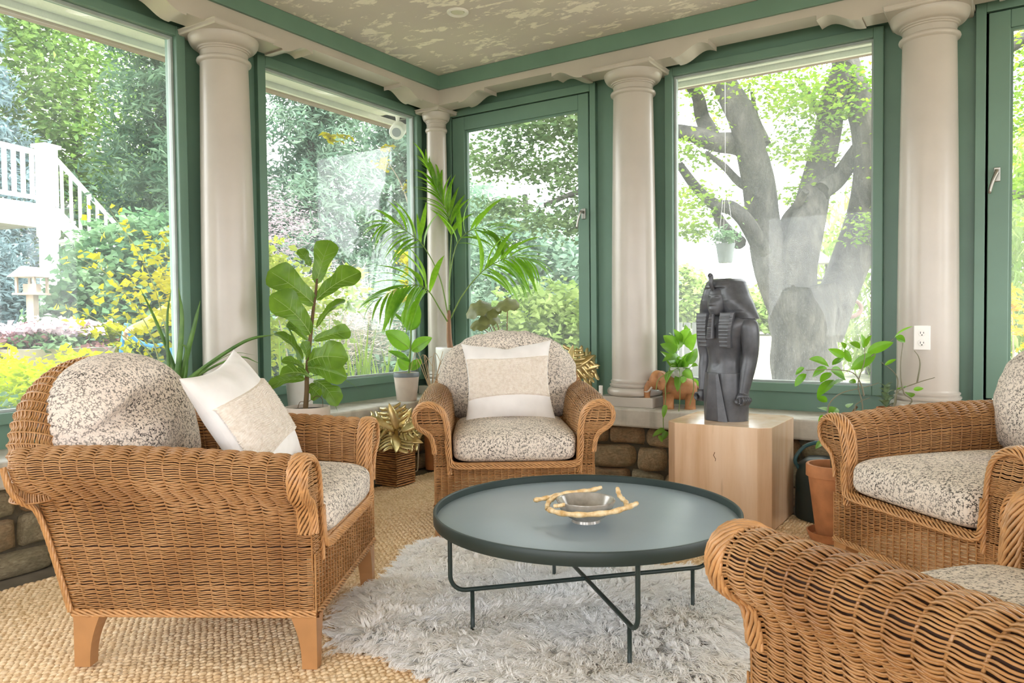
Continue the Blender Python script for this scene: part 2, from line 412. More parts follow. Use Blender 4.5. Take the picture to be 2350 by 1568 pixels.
cR = column(COLS_R[1], AY, 'nearest column at right, with the electric outlet on it')
# rest of the room behind the camera: plain walls with wide openings for daylight
def side_wall(name, axis, plane, lo, hi, opens, label):
    m = MB()
    def bx(a0, a1, z0, z1):
        if axis == 'x': m.box((plane, a0, z0), (plane+.12, a1, z1))
        else: m.box((a0, plane-.12, z0), (a1, plane, z1))
    p = lo
    for a, b in opens:
        bx(p, a, 0, ZC); bx(a, b, 0, .7); bx(a, b, 2.45, ZC); p = b
    bx(p, hi, 0, ZC); o = m.build(name, M_WHITE); tag(o, label, None, None, 'structure')
side_wall('wall_back', 'y', Y0, XL-.1, X1, [(-3.0, -1.4), (-.8, .8), (1.4, 3.0)], 'cream wall behind the camera')
side_wall('wall_side', 'x', X1, Y0, YR, [(-2.2, -.4), (.1, 1.9), (2.4, 4.0)], 'cream wall on the right side of the room')
# recessed lamp in the ceiling
L = empty('recessed_light', (-2.55, 3.375, ZC), label='round white recessed light set in the ceiling', cat='ceiling light')
MB().lathe([(.036, -.0), (.040, -.006), (.052, -.012), (.060, -.006), (.060, 0)], 40).build('trim_ring', M_WPLASTIC, L, smooth=True, sharp=50)
k = NT('lamp_lens'); k.base(srgb(225, 222, 205), .5); MB().lathe([(.001, -.004), (.03, -.005), (.037, -.003), (.037, -.001), (.001, -.001)], 32).build('lens', k.m, L, smooth=True)
# electric outlet on the near column
O = empty('electric_outlet', (COLS_R[1]-.012, AY-.139, .885), label='white double electric outlet on the right column', cat='outlet')
MB().box((-.036, -.006, -.06), (.036, .006, .06)).build('cover_plate', M_WPLASTIC, O, bevel=.004)
for zz in (.024, -.024):
    q = MB(); q.lathe([(.017, 0), (.017, .003), (.0155, .004)], 24); V = q.mesh('receptacle', smooth=True, sharp=40)
    rc = link('receptacle', V, M_WPLASTIC, O, (0, -.006, zz), (PI/2, 0, 0))
    sl = MB(); sl.box((-.008, -.004, .003), (-.0055, .006, .0046)); sl.box((.0055, -.003, .003), (.008, .005, .0046)); sl.lathe([(.0028, .003), (.0028, .0046)], 10, (0, -.010, 0))
    sl.build('slots', M_DARK, rc)
# ================================================================ WICKER ARMCHAIRS
def _wicker():
    k = NT('honey_wicker'); v = k.coord()
    c = k.ramp(k.noise(v, 5, 4, .6), [(.28, srgb(138, 94, 50)), (.5, srgb(172, 127, 77)), (.75, srgb(204, 161, 112))])
    f = k.noise(k.coord(scale=(1, 1, 6)), 55, 3, .6)
    c = k.mix(k.ramp(f, [(.35, .0), (.7, .55)]), c, srgb(160, 106, 60))
    k.base(c, .36, 0, .55); return k.m
M_WICK = _wicker()
M_BRAID = plain('honey_braid', srgb(196, 146, 94), .38, var=.12, scale=40, spec=.5)
M_LINE = plain('weave_gap_shade', srgb(70, 42, 22), .8)  # dark tone stands in for shade in the gaps of the weave
M_LEGW = plain('beech_leg', srgb(184, 134, 86), .35, var=.06, scale=12)
def normals(S):
    du = np.gradient(S, axis=0); dv = np.gradient(S, axis=1); n = np.cross(du, dv); return n/(np.linalg.norm(n, axis=2, keepdims=True)+1e-9)
def interp_grid(S, u, v):
    """bilinear sample of S (nu,nv,3) at index coordinates u,v (same shape)"""
    nu, nv = S.shape[:2]; u = np.clip(u, 0, nu-1.0001); v = np.clip(v, 0, nv-1.0001)
    i = u.astype(int); j = v.astype(int); fu = (u-i)[..., None]; fv = (v-j)[..., None]
    return (S[i, j]*(1-fu)*(1-fv)+S[i+1, j]*fu*(1-fv)+S[i, j+1]*(1-fu)*fv+S[i+1, j+1]*fu*fv)
def multi_tube(mb, P, N, r, sides=4, flat=1.0):
    """P,N: (S,K,3) strands with a side vector each"""
    T = np.gradient(P, axis=1); T /= np.linalg.norm(T, axis=2, keepdims=True)+1e-9
    B = np.cross(T, N); B /= np.linalg.norm(B, axis=2, keepdims=True)+1e-9
    a = np.linspace(0, 2*PI, sides, endpoint=False)+PI/sides
    R = P[:, :, None]+r*(np.cos(a)[None, None, :, None]*N[:, :, None]*flat+np.sin(a)[None, None, :, None]*B[:, :, None])
    S, K = P.shape[:2]; I = np.arange(S*K*sides).reshape(S, K, sides); J = np.roll(I, -1, axis=2)
    q = np.stack([I[:, :-1], J[:, :-1], J[:, 1:], I[:, 1:]], -1).reshape(-1, 4)
    mb.add(R.reshape(-1, 3), q)
def weave(mb, S, stakes, pitch, amp=.0034, r=.0026, flip=1, seed=0, kk=6, jitter=.0006):
    """S (nu,nv,3): wefts run along axis 0, rows stack along axis 1; woven over `stakes` stakes along axis 0"""
    nu, nv = S.shape[:2]; N = normals(S)*flip
    seg = np.linalg.norm(np.diff(S, axis=1), axis=2).mean(0); L = np.concatenate([[0], np.cumsum(seg)])
    rows = max(2, int(L[-1]/pitch)); vv = np.interp((np.arange(rows)+.5)/rows*L[-1], L, np.arange(nv))
    K = stakes*kk+1; uu = np.linspace(0, nu-1, K)
    U, V = np.meshgrid(uu, vv, indexing='ij'); U = U.T; V = V.T
    P = interp_grid(S, U, V); n = interp_grid(N, U, V); n /= np.linalg.norm(n, axis=2, keepdims=True)+1e-9
    f = np.linspace(0, stakes, K)[None]; alt = np.where(np.arange(rows)[:, None] % 2 == 0, 1.0, -1.0)
    w = 1.55*np.abs(np.sin(f*PI))**.75-.75+.42*alt*np.cos(f*PI)
    rg = np.random.default_rng(seed); w = w*(1+rg.normal(0, .10, (rows, 1)))
    tw = .0011*np.sin(f*2*PI)*np.ones((rows, 1))
    dv = np.gradient(P, axis=0); dv /= np.linalg.norm(dv, axis=2, keepdims=True)+1e-9
    P = P+n*(amp*w)[..., None]+dv*(tw+rg.normal(0, jitter, (rows, 1)))[..., None]
    multi_tube(mb, P, n, r, 4, 1.0)
    us = np.linspace(0, nu-1, stakes+1); vs = np.linspace(0, nv-1, max(12, nv))
    U, V = np.meshgrid(us, vs, indexing='ij'); NN = interp_grid(N, U, V); multi_tube(mb, interp_grid(S, U, V)-NN*amp*1.05, NN, .0030, 4)
def braid(mb, C, N, width=.013, r=.0045, strands=4, wave=.05, thick=.0035):
    """plaited band along curve C with surface normals N"""
    C = np.asarray(C, float); N = np.asarray(N, float)
    s = np.concatenate([[0], np.cumsum(np.linalg.norm(np.diff(C, axis=0), axis=1))]); n = max(12, int(s[-1]/(wave/8)))
    t = np.linspace(0, s[-1], n); C = np.stack([np.interp(t, s, C[:, i]) for i in range(3)], 1); N = np.stack([np.interp(t, s, N[:, i]) for i in range(3)], 1)
    T = np.gradient(C, axis=0); T /= np.linalg.norm(T, axis=1, keepdims=True)+1e-9
    B = np.cross(T, N); B /= np.linalg.norm(B, axis=1, keepdims=True)+1e-9; N = np.cross(B, T)
    P = []
    for k in range(strands):
        ph = 2*PI*(t/wave+k/strands)
        P.append(C+B*(width*np.sin(ph))[:, None]+N*(thick*1.5*np.cos(ph)+.001)[:, None])
    multi_tube(mb, np.array(P), np.repeat(N[None], strands, 0), r, 5)
ARM = catmull([(.400, .165), (.400, .28), (.402, .38), (.409, .44), (.428, .478), (.458, .495), (.488, .515), (.503, .553), (.493, .590), (.463, .613), (.425, .617), (.386, .604), (.353, .573), (.337, .52), (.330, .45), (.325, .36), (.322, .30)], 60)
def arm_lift(y): return .030*np.sin(np.clip((.37-y)/.80, 0, 1)*PI*.62)
def arm_surface(sx, part):
    P = resample(ARM[part], 50); ny = 40; out = np.zeros((ny, len(P), 3))
    for j, (x, z) in enumerate(P):
        yb = -.335-max(0, z-.16)*.28; ys = np.linspace(.372, yb, ny)
        lift = arm_lift(ys)*np.clip((z-.38)/.12, 0, 1)
        out[:, j] = np.stack([np.full(ny, sx*x), ys, z+lift], 1)
    return out
def back_arch(t, off=0.0):
    x = (.405+off)*np.cos(t); z = .545+(.275+off)*np.sin(t)**.9; y = -.435-.055*np.sin(t); return np.stack([x, y, z], -1)
def make_chair_meshes():
    D = {}
    for side, sx in (('arm', 1), ('armL', -1)):
        m = MB(); weave(m, arm_surface(sx, slice(0, 60)), 17, .0062, flip=-sx, seed=3+sx, r=.0027, amp=.0042)
        D[side] = m.mesh('arm_weave', True)
        f = MB(); rows = 34; zz = np.linspace(.285, .606, rows)
        pts_o = ARM[:42]; pts_i = ARM[42:]
        S = np.zeros((9, rows, 3))
        prof = np.vstack([ARM]); zmax_i = int(np.argmax(prof[:, 1])); A, Bc = prof[:zmax_i+1], prof[zmax_i:][::-1]
        for j, z in enumerate(zz):
            # outer x at this height is the widest crossing of the outer curve
            zo = A[:, 1]; c = [A[i, 0]+(z-zo[i])/(zo[i+1]-zo[i]+1e-9)*(A[i+1, 0]-A[i, 0]) for i in range(len(A)-1) if (zo[i]-z)*(zo[i+1]-z) <= 0]
            xo = max(c) if c else .425; xi = np.interp(z, Bc[:, 1], Bc[:, 0])
            S[:, j] = np.stack([sx*np.linspace(xi, xo, 9), np.full(9, .374), np.full(9, z)], 1)
        weave(f, S, 4, .0062, flip=-sx, seed=9, r=.0027)
        D[side+'_face'] = f.mesh('arm_face', True)
        b = MB(); cv = np.stack([sx*ARM[:, 0], np.full(60, .372), ARM[:, 1]], 1)[8:]
        nn = np.gradient(ARM, axis=0); nn = np.stack([nn[:, 1]*sx, np.zeros(60), -nn[:, 0]], 1)[8:]; nn /= np.linalg.norm(nn, axis=1, keepdims=True)
        nf = nn*.6+np.array([0, .8, 0]); nf /= np.linalg.norm(nf, axis=1, keepdims=True)
        braid(b, cv-nn*.004+np.array([0, .006, 0]), nf, .011, .0040, 6, .13)
        braid(b, cv+nn*.003+np.array([0, -.018, 0]), nn, .020, .0045, 9, .20)
        D[side+'_braid'] = b.mesh('arm_braid', True)
        br = MB(); z = np.linspace(.165, .60, 40); yb = -.335-np.clip(z-.16, 0, 1)*.28
        x = np.interp(z, ARM[:26, 1], ARM[:26, 0]); cv = np.stack([sx*(x+.004), yb-.004, z], 1)
        braid(br, cv, np.tile(np.array([[sx*.7, -.7, 0]]), (40, 1)), 0.012, .0042, 6, .13); D[side+'_backbraid'] = br.mesh('side_braid', True)
    m = MB(); u = np.linspace(0, 1, 30); S = np.zeros((30, 12, 3)); zz = np.linspace(.165, .335, 12)
    for j, z in enumerate(zz): S[:, j] = np.stack([np.linspace(-.402, .402, 30), np.full(30, .376), np.full(30, z)], 1)
    weave(m, S, 24, .0062, flip=1, seed=5, r=.0029); D['apron'] = m.mesh('apron', True)
    m = MB(); S = np.zeros((30, 16, 3)); zz = np.linspace(.165, .56, 16)
    for j, z in enumerate(zz): S[:, j] = np.stack([np.linspace(.40, -.40, 30), np.full(30, -.335-max(0, z-.16)*.28), np.full(30, z)], 1)
    weave(m, S, 22, .0105, flip=1, seed=6, r=.0052); D['back_low'] = m.mesh('back_panel', True)
    # rolled arch of the back and the panel inside it
    m = MB(); nt = 60; t = np.linspace(-.08, PI+.08, nt); C = back_arch(np.clip(t, 0, PI)); C[:, 2] += np.where(t < 0, t*.6, np.where(t > PI, (PI-t)*.6, 0))
    na = 34; a = np.linspace(-1.9, 3.6, na); S = np.zeros((nt, na, 3))
    for i in range(nt):
        out = np.array([np.cos(t[i]), -.25, np.sin(t[i])]); out /= np.linalg.norm(out); fw = np.array([0, 1.0, 0]); fw = fw-out*(fw@out); fw /= np.linalg.norm(fw)
        S[i] = C[i]+.062*(np.cos(a)[:, None]*out-np.sin(a)[:, None]*fw)
    weave(m, S, 34, .0062, flip=-1, seed=8, r=.0031, amp=.004); D['arch'] = m.mesh('back_roll', True)
    m = MB(); S = np.zeros((30, 30, 3)); zz = np.linspace(.32, .83, 30)
    for j, z in enumerate(zz):
        h = np.clip((z-.545)/.288, 0, .999); w = .400*math.sqrt(1-h**2.2) if z > .545 else .385
        S[:, j] = np.stack([np.linspace(w, -w, 30), np.full(30, -.33-max(0, z-.3)*.20), np.full(30, z)], 1)
    weave(m, S, 22, .0115, flip=-1, seed=11, r=.0056); D['back_in'] = m.mesh('back_panel', True)
    b = MB(); ys = .380
    p = [(-.40, ys, .160), (.40, ys, .160), (.404, -.335, .160), (-.404, -.335, .160), (-.404, ys-.01, .160)]
    for i in range(4):
        c = np.linspace(p[i], p[i+1], 24); d = np.array(p[i+1])-np.array(p[i]); nrm = np.array([d[1], -d[0], 0]); nrm /= -np.linalg.norm(nrm)
        nrm = {0: (0, 1, 0), 1: (1, 0, 0), 2: (0, -1, 0), 3: (-1, 0, 0)}[i]
        braid(b, c, np.tile(np.array([nrm], float), (24, 1)), .009, .0042, 5, .12)
    D['base_braid'] = b.mesh('base_braid', True)
    b = MB(); pts = catmull([(-.336, .384, .46), (-.332, .386, .40), (-.322, .388, .355), (-.29, .388, .338), (-.15, .388, .336), (.15, .388, .336), (.29, .388, .338), (.322, .388, .355), (.332, .386, .40), (.336, .384, .46)], 80)
    braid(b, pts, np.tile(np.array([[0, .8, .6]]), (80, 1)), .012, .0044, 6, .13); braid(b, pts+np.array([0, -.016, .006]), np.tile(np.array([[0, .3, .95]]), (80, 1)), .009, .004, 5, .10)
    D['seat_braid'] = b.mesh('seat_braid', True)
    m = MB()
    for (x, y, sx, sy) in ((0, 0, 1, 1),):
        rings = []
        for q in np.linspace(0, 1, 8):
            h = .16*(1-q); w = .082-.036*q+.0*q; d = .078-.034*q; cx = -.012*q+.0; cy = -.010*q*q+.016*q
            x0, x1, y0, y1 = -w+.0, 0, -d, 0
            bow = .010*math.sin(q*PI)
            rings.append([(x0+bow, y0+bow, h), (x1, y0+bow, h), (x1, y1, h), (x0+bow, y1, h)])
        m.loft(rings[::-1])
    D['leg'] = m.mesh('leg', False)
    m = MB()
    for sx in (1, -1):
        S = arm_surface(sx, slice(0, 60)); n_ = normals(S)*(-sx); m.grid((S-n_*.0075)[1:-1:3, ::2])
    D['shade_backing'] = m.mesh('shade_backing', True)  # added sheet behind the reeds that makes their gaps look dark
    m = MB(); m.box((-.325, -.33, .30), (.325, .36, .325)); D['deck'] = m.mesh('seat_deck')
    return D
CH = make_chair_meshes()
for k_ in CH: CH[k_].materials.append(M_BRAID if 'braid' in k_ else (M_LEGW if k_ == 'leg' else (M_LINE if k_ == 'shade_backing' else M_WICK)))

def _boucle(name, light, dark, cover):
    k = NT(name); v = k.coord()
    e = k.voro(v, 125, 'DISTANCE_TO_EDGE'); br = k.noise(v, 95, 2, .5); big2 = k.noise(v, 5, 3)
    thr = k.math('MULTIPLY', k.ramp(br, [(.44, 0.0), (.56, 1.0)]), k.ramp(big2, [(.3, .55), (.65, 1.0)]))
    edge = k.ramp(e, [(.06, 1.0), (.20, 0.0)])
    dk = k.math('MINIMUM', k.math('MULTIPLY', k.math('MULTIPLY', edge, thr), cover), 1.0)
    c = k.ramp(k.noise(v, 9, 3), [(.3, light), (.7, tuple(min(1, x*1.12) for x in light[:3])+(1,))])
    k.base(k.mix(dk, c, dark), .9, 0, .15)
    k.bump(k.ramp(e, [(.0, 0.0), (.3, 1.0)]), .45, .003); return k.m
M_BOUC = _boucle('speckled_boucle', srgb(222, 210, 196), srgb(46, 42, 40), 1.0)
M_BOUC2 = _boucle('speckled_boucle_worn', srgb(226, 212, 198), srgb(46, 40, 38), 1.05)
def fbm(P, seed, f, amp, oct=3):
    r = np.random.default_rng(seed); d = np.zeros(P.shape[:-1])
    for o in range(oct):
        for _ in range(4):
            k = r.normal(0, 1, 3); k /= np.linalg.norm(k); d += np.sin((P@k)*f*2**o*r.uniform(.7, 1.3)+r.uniform(0, 6.28))*amp/2**o/2
    return d
def seat_cushion():
    n = 44; u = np.linspace(-1, 1, n)
    mb = MB(); th = np.linspace(0, 2*PI, 96, endpoint=False)
    def sq(t, p): c, s = np.cos(t), np.sin(t); return np.sign(c)*np.abs(c)**p, np.sign(s)*np.abs(s)**p
    rings = []
    for phi in np.linspace(-PI/2, PI/2, 36):
        cp, sp = sq(np.array([phi]), .42); cx, cy = sq(th, .22)
        x = .318*cp*cx; y = .352*cp*cy+.035; z = .412+.074*sp[0]+np.where(sp[0] > 0, .022*(1-(x/.33)**2)*(1-((y-.035)/.37)**2), 0)
        y = y+.018*np.clip((y-.1)/.28, 0, 1)*(1-(2*(z-.41)/.16)**2)
        rings.append(np.stack([x, y, np.broadcast_to(z, x.shape)], -1))
    R = np.array(rings); d = fbm(R, 4, 9, .003); ctr = np.array([0, .035, .41]); nn = R-ctr; nn /= np.linalg.norm(nn, axis=2, keepdims=True)+1e-9
    mb.loft(R+nn*d[..., None]); return mb.mesh('seat_cushion', True)
def inflate(outline, tf, tb, rings=26, power=2.6, seed=1, wr=.006, wf=14, fold=None):
    """closed cushion from a closed 2-D outline (x,z); front toward +y"""
    o = np.asarray(outline, float); c = o.mean(0); mb = MB(); out = []
    rs = np.concatenate([np.sin(np.linspace(0, PI/2, rings)), np.sin(np.linspace(PI/2, PI, rings))[1:]])
    for k, r in enumerate(rs):
        front = k < rings; th = (1-np.minimum(r, 1)**power)**.5; y = tf*th if front else -tb*th
        p = c+(o-c)*max(r, .004); out.append(np.stack([p[:, 0], np.full(len(p), y), p[:, 1]], -1))
    R = np.array(out); d = fbm(R*np.array([1, .3, 1]), seed, wf, wr); 
    if fold is not None: d = d+fold(R)
    edge = np.clip(np.concatenate([1-rs[:rings]**6, 1-rs[rings:]**6]), .15, 1)[:, None]
    sgn = np.where(np.arange(len(rs)) < rings, 1, -1)[:, None]
    R[..., 1] += d*edge*sgn; mb.loft(R); return mb
def arch_outline(w, h0, h1, n=120, corner=.05, lob=0.0, seed=0):
    """D-shaped outline: straight bottom at h0, arched top at h1, half width w"""
    pts = []
    t = np.linspace(0, PI, 80); side = h0+(h1-h0)*.42
    top = [(w*math.cos(a)*(1+.03*math.sin(a)), side+(h1-side)*math.sin(a)**.85) for a in t]
    pts += top; pts += [(-w*.97, h0+corner*2.2), (-w*.88, h0+corner*.4), (-w*.7, h0), (0, h0-.004), (w*.7, h0), (w*.88, h0+corner*.4), (w*.97, h0+corner*2.2)]
    P = resample(np.vstack([pts, pts[:1]]), n+1)[:-1]
    if lob:
        r = np.random.default_rng(seed); a = np.arange(n); d = np.sin(a*.55+r.uniform(0, 6))*lob+np.sin(a*1.27+1)*lob*.6
        c = P.mean(0); v = P-c; v /= np.linalg.norm(v, axis=1, keepdims=True); P = P+v*d[:, None]*(P[:, 1:2] > h0+.12)
    return P
def make_chair(loc, rz, label, back, foldseed):
    """facing local +y"""
    c = empty('wicker_armchair', loc, rz, label=label, cat='armchair', group='wicker armchairs around the coffee table')
    for a in ('arm', 'armL'):
        p = link('arm', CH[a], None, c); p['kind'] = 'stuff'
        for s_, nm in (('_face', 'arm_front'), ('_braid', 'front_braid'), ('_backbraid', 'rear_braid')):
            q = link(nm, CH[a+s_], None, p); q['kind'] = 'stuff'
    for nm, ky in (('front_apron', 'apron'), ('rear_panel', 'back_low'), ('back_roll', 'arch'), ('backrest', 'back_in'), ('base_braid', 'base_braid'), ('seat_braid', 'seat_braid')):
        q = link(nm, CH[ky], None, c); q['kind'] = 'stuff'
    link('seat_deck', CH['deck'], None, c); link('shade_backing', CH['shade_backing'], None, c)
    for x, y, r in ((.402, .380, 0), (-.402, .380, PI/2), (-.402, -.335, PI), (.402, -.335, -PI/2)):
        link('leg', CH['leg'], None, c, (x, y, 0), (0, 0, r))
    sc = link('seat_cushion', SEATM, None, c); sc['label'] = 'thick speckled boucle seat cushion'
    c.scale = (.9, 1, 1); back(c); return c
SEATM = seat_cushion(); SEATM.materials.append(M_BOUC)
_cover = inflate(arch_outline(.43, .45, .945, 150, lob=.004, seed=2), .15, .17, power=4.6, seed=5, wr=.005, wf=11).mesh('back_cover', True); _cover.materials.append(M_BOUC)
def back_cover(c):
    o = link('back_cushion', _cover, None, c, (0, -.325, .0), (math.radians(10), 0, 0)); o['label'] = 'speckled boucle cover pulled over the arched backrest'
def _folds(R):
    x, z = R[..., 0], R[..., 2]
    a = np.arctan2(z-.60, .50-x); r = np.hypot(x-.50, z-.60)
    return .026*np.sin(a*11+r*3)*np.exp(-((r-.34)/.22)**2)+.011*np.sin(a*23+1+r*7)*np.exp(-((r-.30)/.18)**2)
_puff = inflate(arch_outline(.385, .455, .915, 160), .19, .13, power=2.5, seed=9, wr=.005, wf=10, fold=_folds, rings=48).mesh('back_cushion', True); _puff.materials.append(M_BOUC2)
def back_puff(c):
    o = link('back_cushion', _puff, None, c, (0, -.25, .0), (math.radians(12), 0, 0)); o['label'] = 'plump wrinkled speckled boucle back cushion'
def face(fx, fy): return math.atan2(fy, fx)-PI/2
def chair_at(mx, my, deg, *a):
    """front-centre of the arms at (mx,my), facing direction deg"""
    f = math.radians(deg); loc = (mx-math.cos(f)*.372, my-math.sin(f)*.372, 0.0); return make_chair(loc, f-PI/2, *a)
CHAIR_L = chair_at(-1.834, 1.778, 30.6, 'wicker armchair at left with a crumpled back cushion, seen from its side', back_puff, 1)
CHAIR_C = chair_at(-1.856, 2.842, -54.5, 'wicker armchair in the room corner, facing the camera', back_cover, 2)
CHAIR_R = chair_at(-.265, 2.785, -132.2, 'wicker armchair at right, in front of the outlet column', back_cover, 3)
CHAIR_N = chair_at(-.178, 1.690, 143.5, 'nearest wicker armchair, cut off by the lower right corner', back_cover, 4)
# ================================================================ RUGS
def _jute(name, bump):
    k = NT(name); v = k.coord()
    c = k.ramp(k.noise(v, 60, 3, .6), [(.3, srgb(200, 166, 122)), (.5, srgb(234, 206, 166)), (.72, srgb(250, 232, 202))])
    c = k.mix(k.ramp(k.noise(v, 3, 3), [(.35, 0.0), (.7, .45)]), c, srgb(226, 200, 160))
    k.base(c, .9, 0, .15); k.bump(k.noise(k.coord(scale=(1, .25, 1)), 420, 2), .5, .002)
    if bump: k.bump(k.voro(k.coord(scale=(62, 45, 1)), 1.0), .6, .01)
    return k.m
M_JUTE = _jute('jute', False)
RX0, RX1, RY0, RY1 = -3.16, 1.7, -.4, 3.93
rug = MB().box((RX0, RY0, -.0145), (RX1, RY1, -.0085)).build('jute_rug', _jute('jute_base', True)); tag(rug, 'chunky woven natural jute rug covering the floor', 'rug')
def jute_knots(x0, x1, y0, y1, pr=.0165, pl=.0235):
    nx, ny = int((x1-x0)/pr), int((y1-y0)/pl); r = np.random.default_rng(2)
    X, Y = np.meshgrid(x0+(np.arange(nx)+.5)*pr, y0+(np.arange(ny)+.5)*pl, indexing='ij'); Y = Y+(np.arange(nx)[:, None] % 2)*pl*.5+r.normal(0, .0013, Y.shape); X = X+r.normal(0, .0011, X.shape)+.004*np.sin(Y*3.1)
    sl = np.where(np.arange(nx)[:, None] % 2 == 0, .30, -.30)+r.normal(0, .14, X.shape); sc = 1+r.normal(0, .09, X.shape)
    a = np.linspace(0, 2*PI, 6, endpoint=False)
    loc = np.concatenate([[(0, 0, 1.0)], np.stack([.62*np.cos(a+.5), .62*np.sin(a+.5), np.full(6, .78)], 1), np.stack([np.cos(a), np.sin(a), np.zeros(6)], 1)])
    lx = loc[:, 0]*pr*.60; ly = loc[:, 1]*pl*.66; lz = loc[:, 2]*.0105
    c, s_ = np.cos(sl), np.sin(sl)
    PX = X[..., None]+(lx*c[..., None]-ly*s_[..., None])*sc[..., None]; PY = Y[..., None]+(lx*s_[..., None]+ly*c[..., None])*sc[..., None]; PZ = -.0136+lz*sc[..., None]
    V = np.stack([PX, PY, PZ], -1).reshape(-1, 13, 3); n = len(V)
    t = np.array([(0, 1+i, 1+(i+1) % 6) for i in range(6)]); q = np.array([(1+i, 7+i, 7+(i+1) % 6, 1+(i+1) % 6) for i in range(6)])
    o = (np.arange(n)*13)[:, None, None]
    return np_mesh('weave', V.reshape(-1, 3), (q[None]+o).reshape(-1, 4), (t[None]+o).reshape(-1, 3), None, True)
o = link('weave', jute_knots(RX0, -.15, .75, RY1), M_JUTE, rug); o['kind'] = 'stuff'
def _fur():
    k = NT('cream_fleece'); c = k.ramp(k.noise(k.coord(), 4, 3), [(.35, (.985, .955, .91, 1)), (.6, (.99, .985, .98, 1))])
    k.base(c, .9, 0, .1); return k.m
M_FUR = _fur()
FUR_POLY = np.array([(-1.80, 1.70), (-1.93, 1.92), (-1.97, 2.12), (-2.06, 2.30), (-2.14, 2.50), (-2.06, 2.62), (-1.76, 2.58), (-1.5, 2.62), (-1.16, 2.76), (-1.03, 2.82), (-.88, 2.66), (-.72, 2.44), (-.58, 1.98), (-.62, 1.62), (-.80, 1.36), (-1.05, 1.42), (-1.22, 1.56), (-1.394, 1.621), (-1.549, 1.636), (-1.67, 1.61)])
def inside(P, poly):
    x, y = P[:, 0], P[:, 1]; c = np.zeros(len(P), bool); j = len(poly)-1
    for i in range(len(poly)):
        xi, yi = poly[i]; xj, yj = poly[j]
        c ^= ((yi > y) != (yj > y)) & (x < (xj-xi)*(y-yi)/(yj-yi+1e-12)+xi); j = i
    return c
def edge_dist(P, poly):
    d = np.full(len(P), 9.0)
    for i in range(len(poly)):
        a, b = poly[i], poly[(i+1) % len(poly)]; ab = b-a; t = np.clip(((P-a)@ab)/(ab@ab), 0, 1); d = np.minimum(d, np.linalg.norm(P-(a+t[:, None]*ab), axis=1))
    return d
def fleece():
    r = np.random.default_rng(5); poly = catmull(FUR_POLY, 160, True); lo, hi = poly.min(0), poly.max(0)
    def height(P): return .010+.012*np.clip(edge_dist(P, poly)/.10, 0, 1)**.6+.004*np.sin(P[:, 0]*9+1)*np.sin(P[:, 1]*8)+.003*np.sin(P[:, 0]*21+P[:, 1]*17)
    root = empty('sheepskin_rug', (0, 0, 0), label='shaggy cream sheepskin rug under the coffee table', cat='rug')
    g = r.uniform(lo, hi, (9000, 2)); 
    rings = [poly.mean(0)+(poly-poly.mean(0))*k for k in (1.0, .97, .9, .75, .55, .3, .05)]
    R = []
    for k, p in enumerate(rings): z = np.maximum(height(p)*.8, .008) if k else np.full(len(p), .008); R.append(np.column_stack([p, np.maximum(z-.012, 0)]))
    h = MB(); h.loft(R); h.build('hide', M_FUR, root, smooth=True)
    C = r.uniform(lo, hi, (8600, 2)); C = C[inside(C, poly)]; nC = len(C)
    ang = 2.2*np.sin(C[:, 0]*3.1+1.2)+2.4*np.cos(C[:, 1]*2.7-.6)+1.3*np.sin(C[:, 0]*7-C[:, 1]*6)+r.normal(0, .55, nC)
    ctr = poly.mean(0); outd = C-ctr; ea = np.arctan2(outd[:, 1], outd[:, 0]); ed = edge_dist(C, poly); w = np.clip(1-ed/.16, 0, 1)[:, None]
    D = np.stack([np.cos(ang), np.sin(ang)], 1)*(1-w)+np.stack([np.cos(ea), np.sin(ea)], 1)*w*1.4; D /= np.linalg.norm(D, axis=1, keepdims=True)
    L = r.uniform(.045, .085, nC); z0 = height(C)
    feet = np.array([(-1.419, 1.918), (-.889, 1.949), (-.894, 2.478), (-1.452, 2.494)]); df = np.min(np.linalg.norm(C[:, None]-feet[None], axis=2), axis=1); L = L*np.clip(df/.15, .30, 1)
    S = 13; K = 7
    off = r.normal(0, .010, (nC, S, 2)); tip = r.normal(0, .006, (nC, S, 2)); wv = r.uniform(0, 6.28, (nC, 1)); wa = r.uniform(.002, .006, (nC, 1)); ls = L[:, None]*r.uniform(.75, 1.15, (nC, S))
    t = np.linspace(0, 1, K)
    base = C[:, None]+off; bend = r.normal(0, .35, (nC, 1))
    P = np.zeros((nC, S, K, 3))
    for i, tt in enumerate(t):
        rot = bend*tt; dx = D[:, 0:1]*np.cos(rot)-D[:, 1:2]*np.sin(rot); dy = D[:, 0:1]*np.sin(rot)+D[:, 1:2]*np.cos(rot)
        conv = tt**1.3; sw = wa*np.sin(wv+tt*7.5)*tt
        P[:, :, i, 0] = base[..., 0]*(1-conv*.75)+(C[:, 0:1]+tip[..., 0])*conv*.75+dx*ls*tt*.92-dy*sw
        P[:, :, i, 1] = base[..., 1]*(1-conv*.75)+(C[:, 1:2]+tip[..., 1])*conv*.75+dy*ls*tt*.92+dx*sw
        P[:, :, i, 2] = z0[:, None]*.75+ls*(.48*math.sin(tt*2.1)-.10*tt*tt)*(1-.55*w)+r.normal(0, .002, (nC, S))
    P = P.reshape(-1, K, 3); P[..., 2] = np.maximum(P[..., 2]-.010, .002)
    T = np.gradient(P, axis=1); B = np.cross(T, np.array([0, 0, 1.0])); B /= np.linalg.norm(B, axis=2, keepdims=True)+1e-9
    wd = .0021*np.array([1, 1, 1, .9, .75, .5, .10])[None, :, None]
    V = np.stack([P-B*wd, P+B*wd], 2).reshape(-1, K*2, 3); n = len(V)
    q = np.array([(2*i, 2*i+1, 2*i+3, 2*i+2) for i in range(K-1)]); Q = (q[None]+(np.arange(n)*K*2)[:, None, None]).reshape(-1, 4)
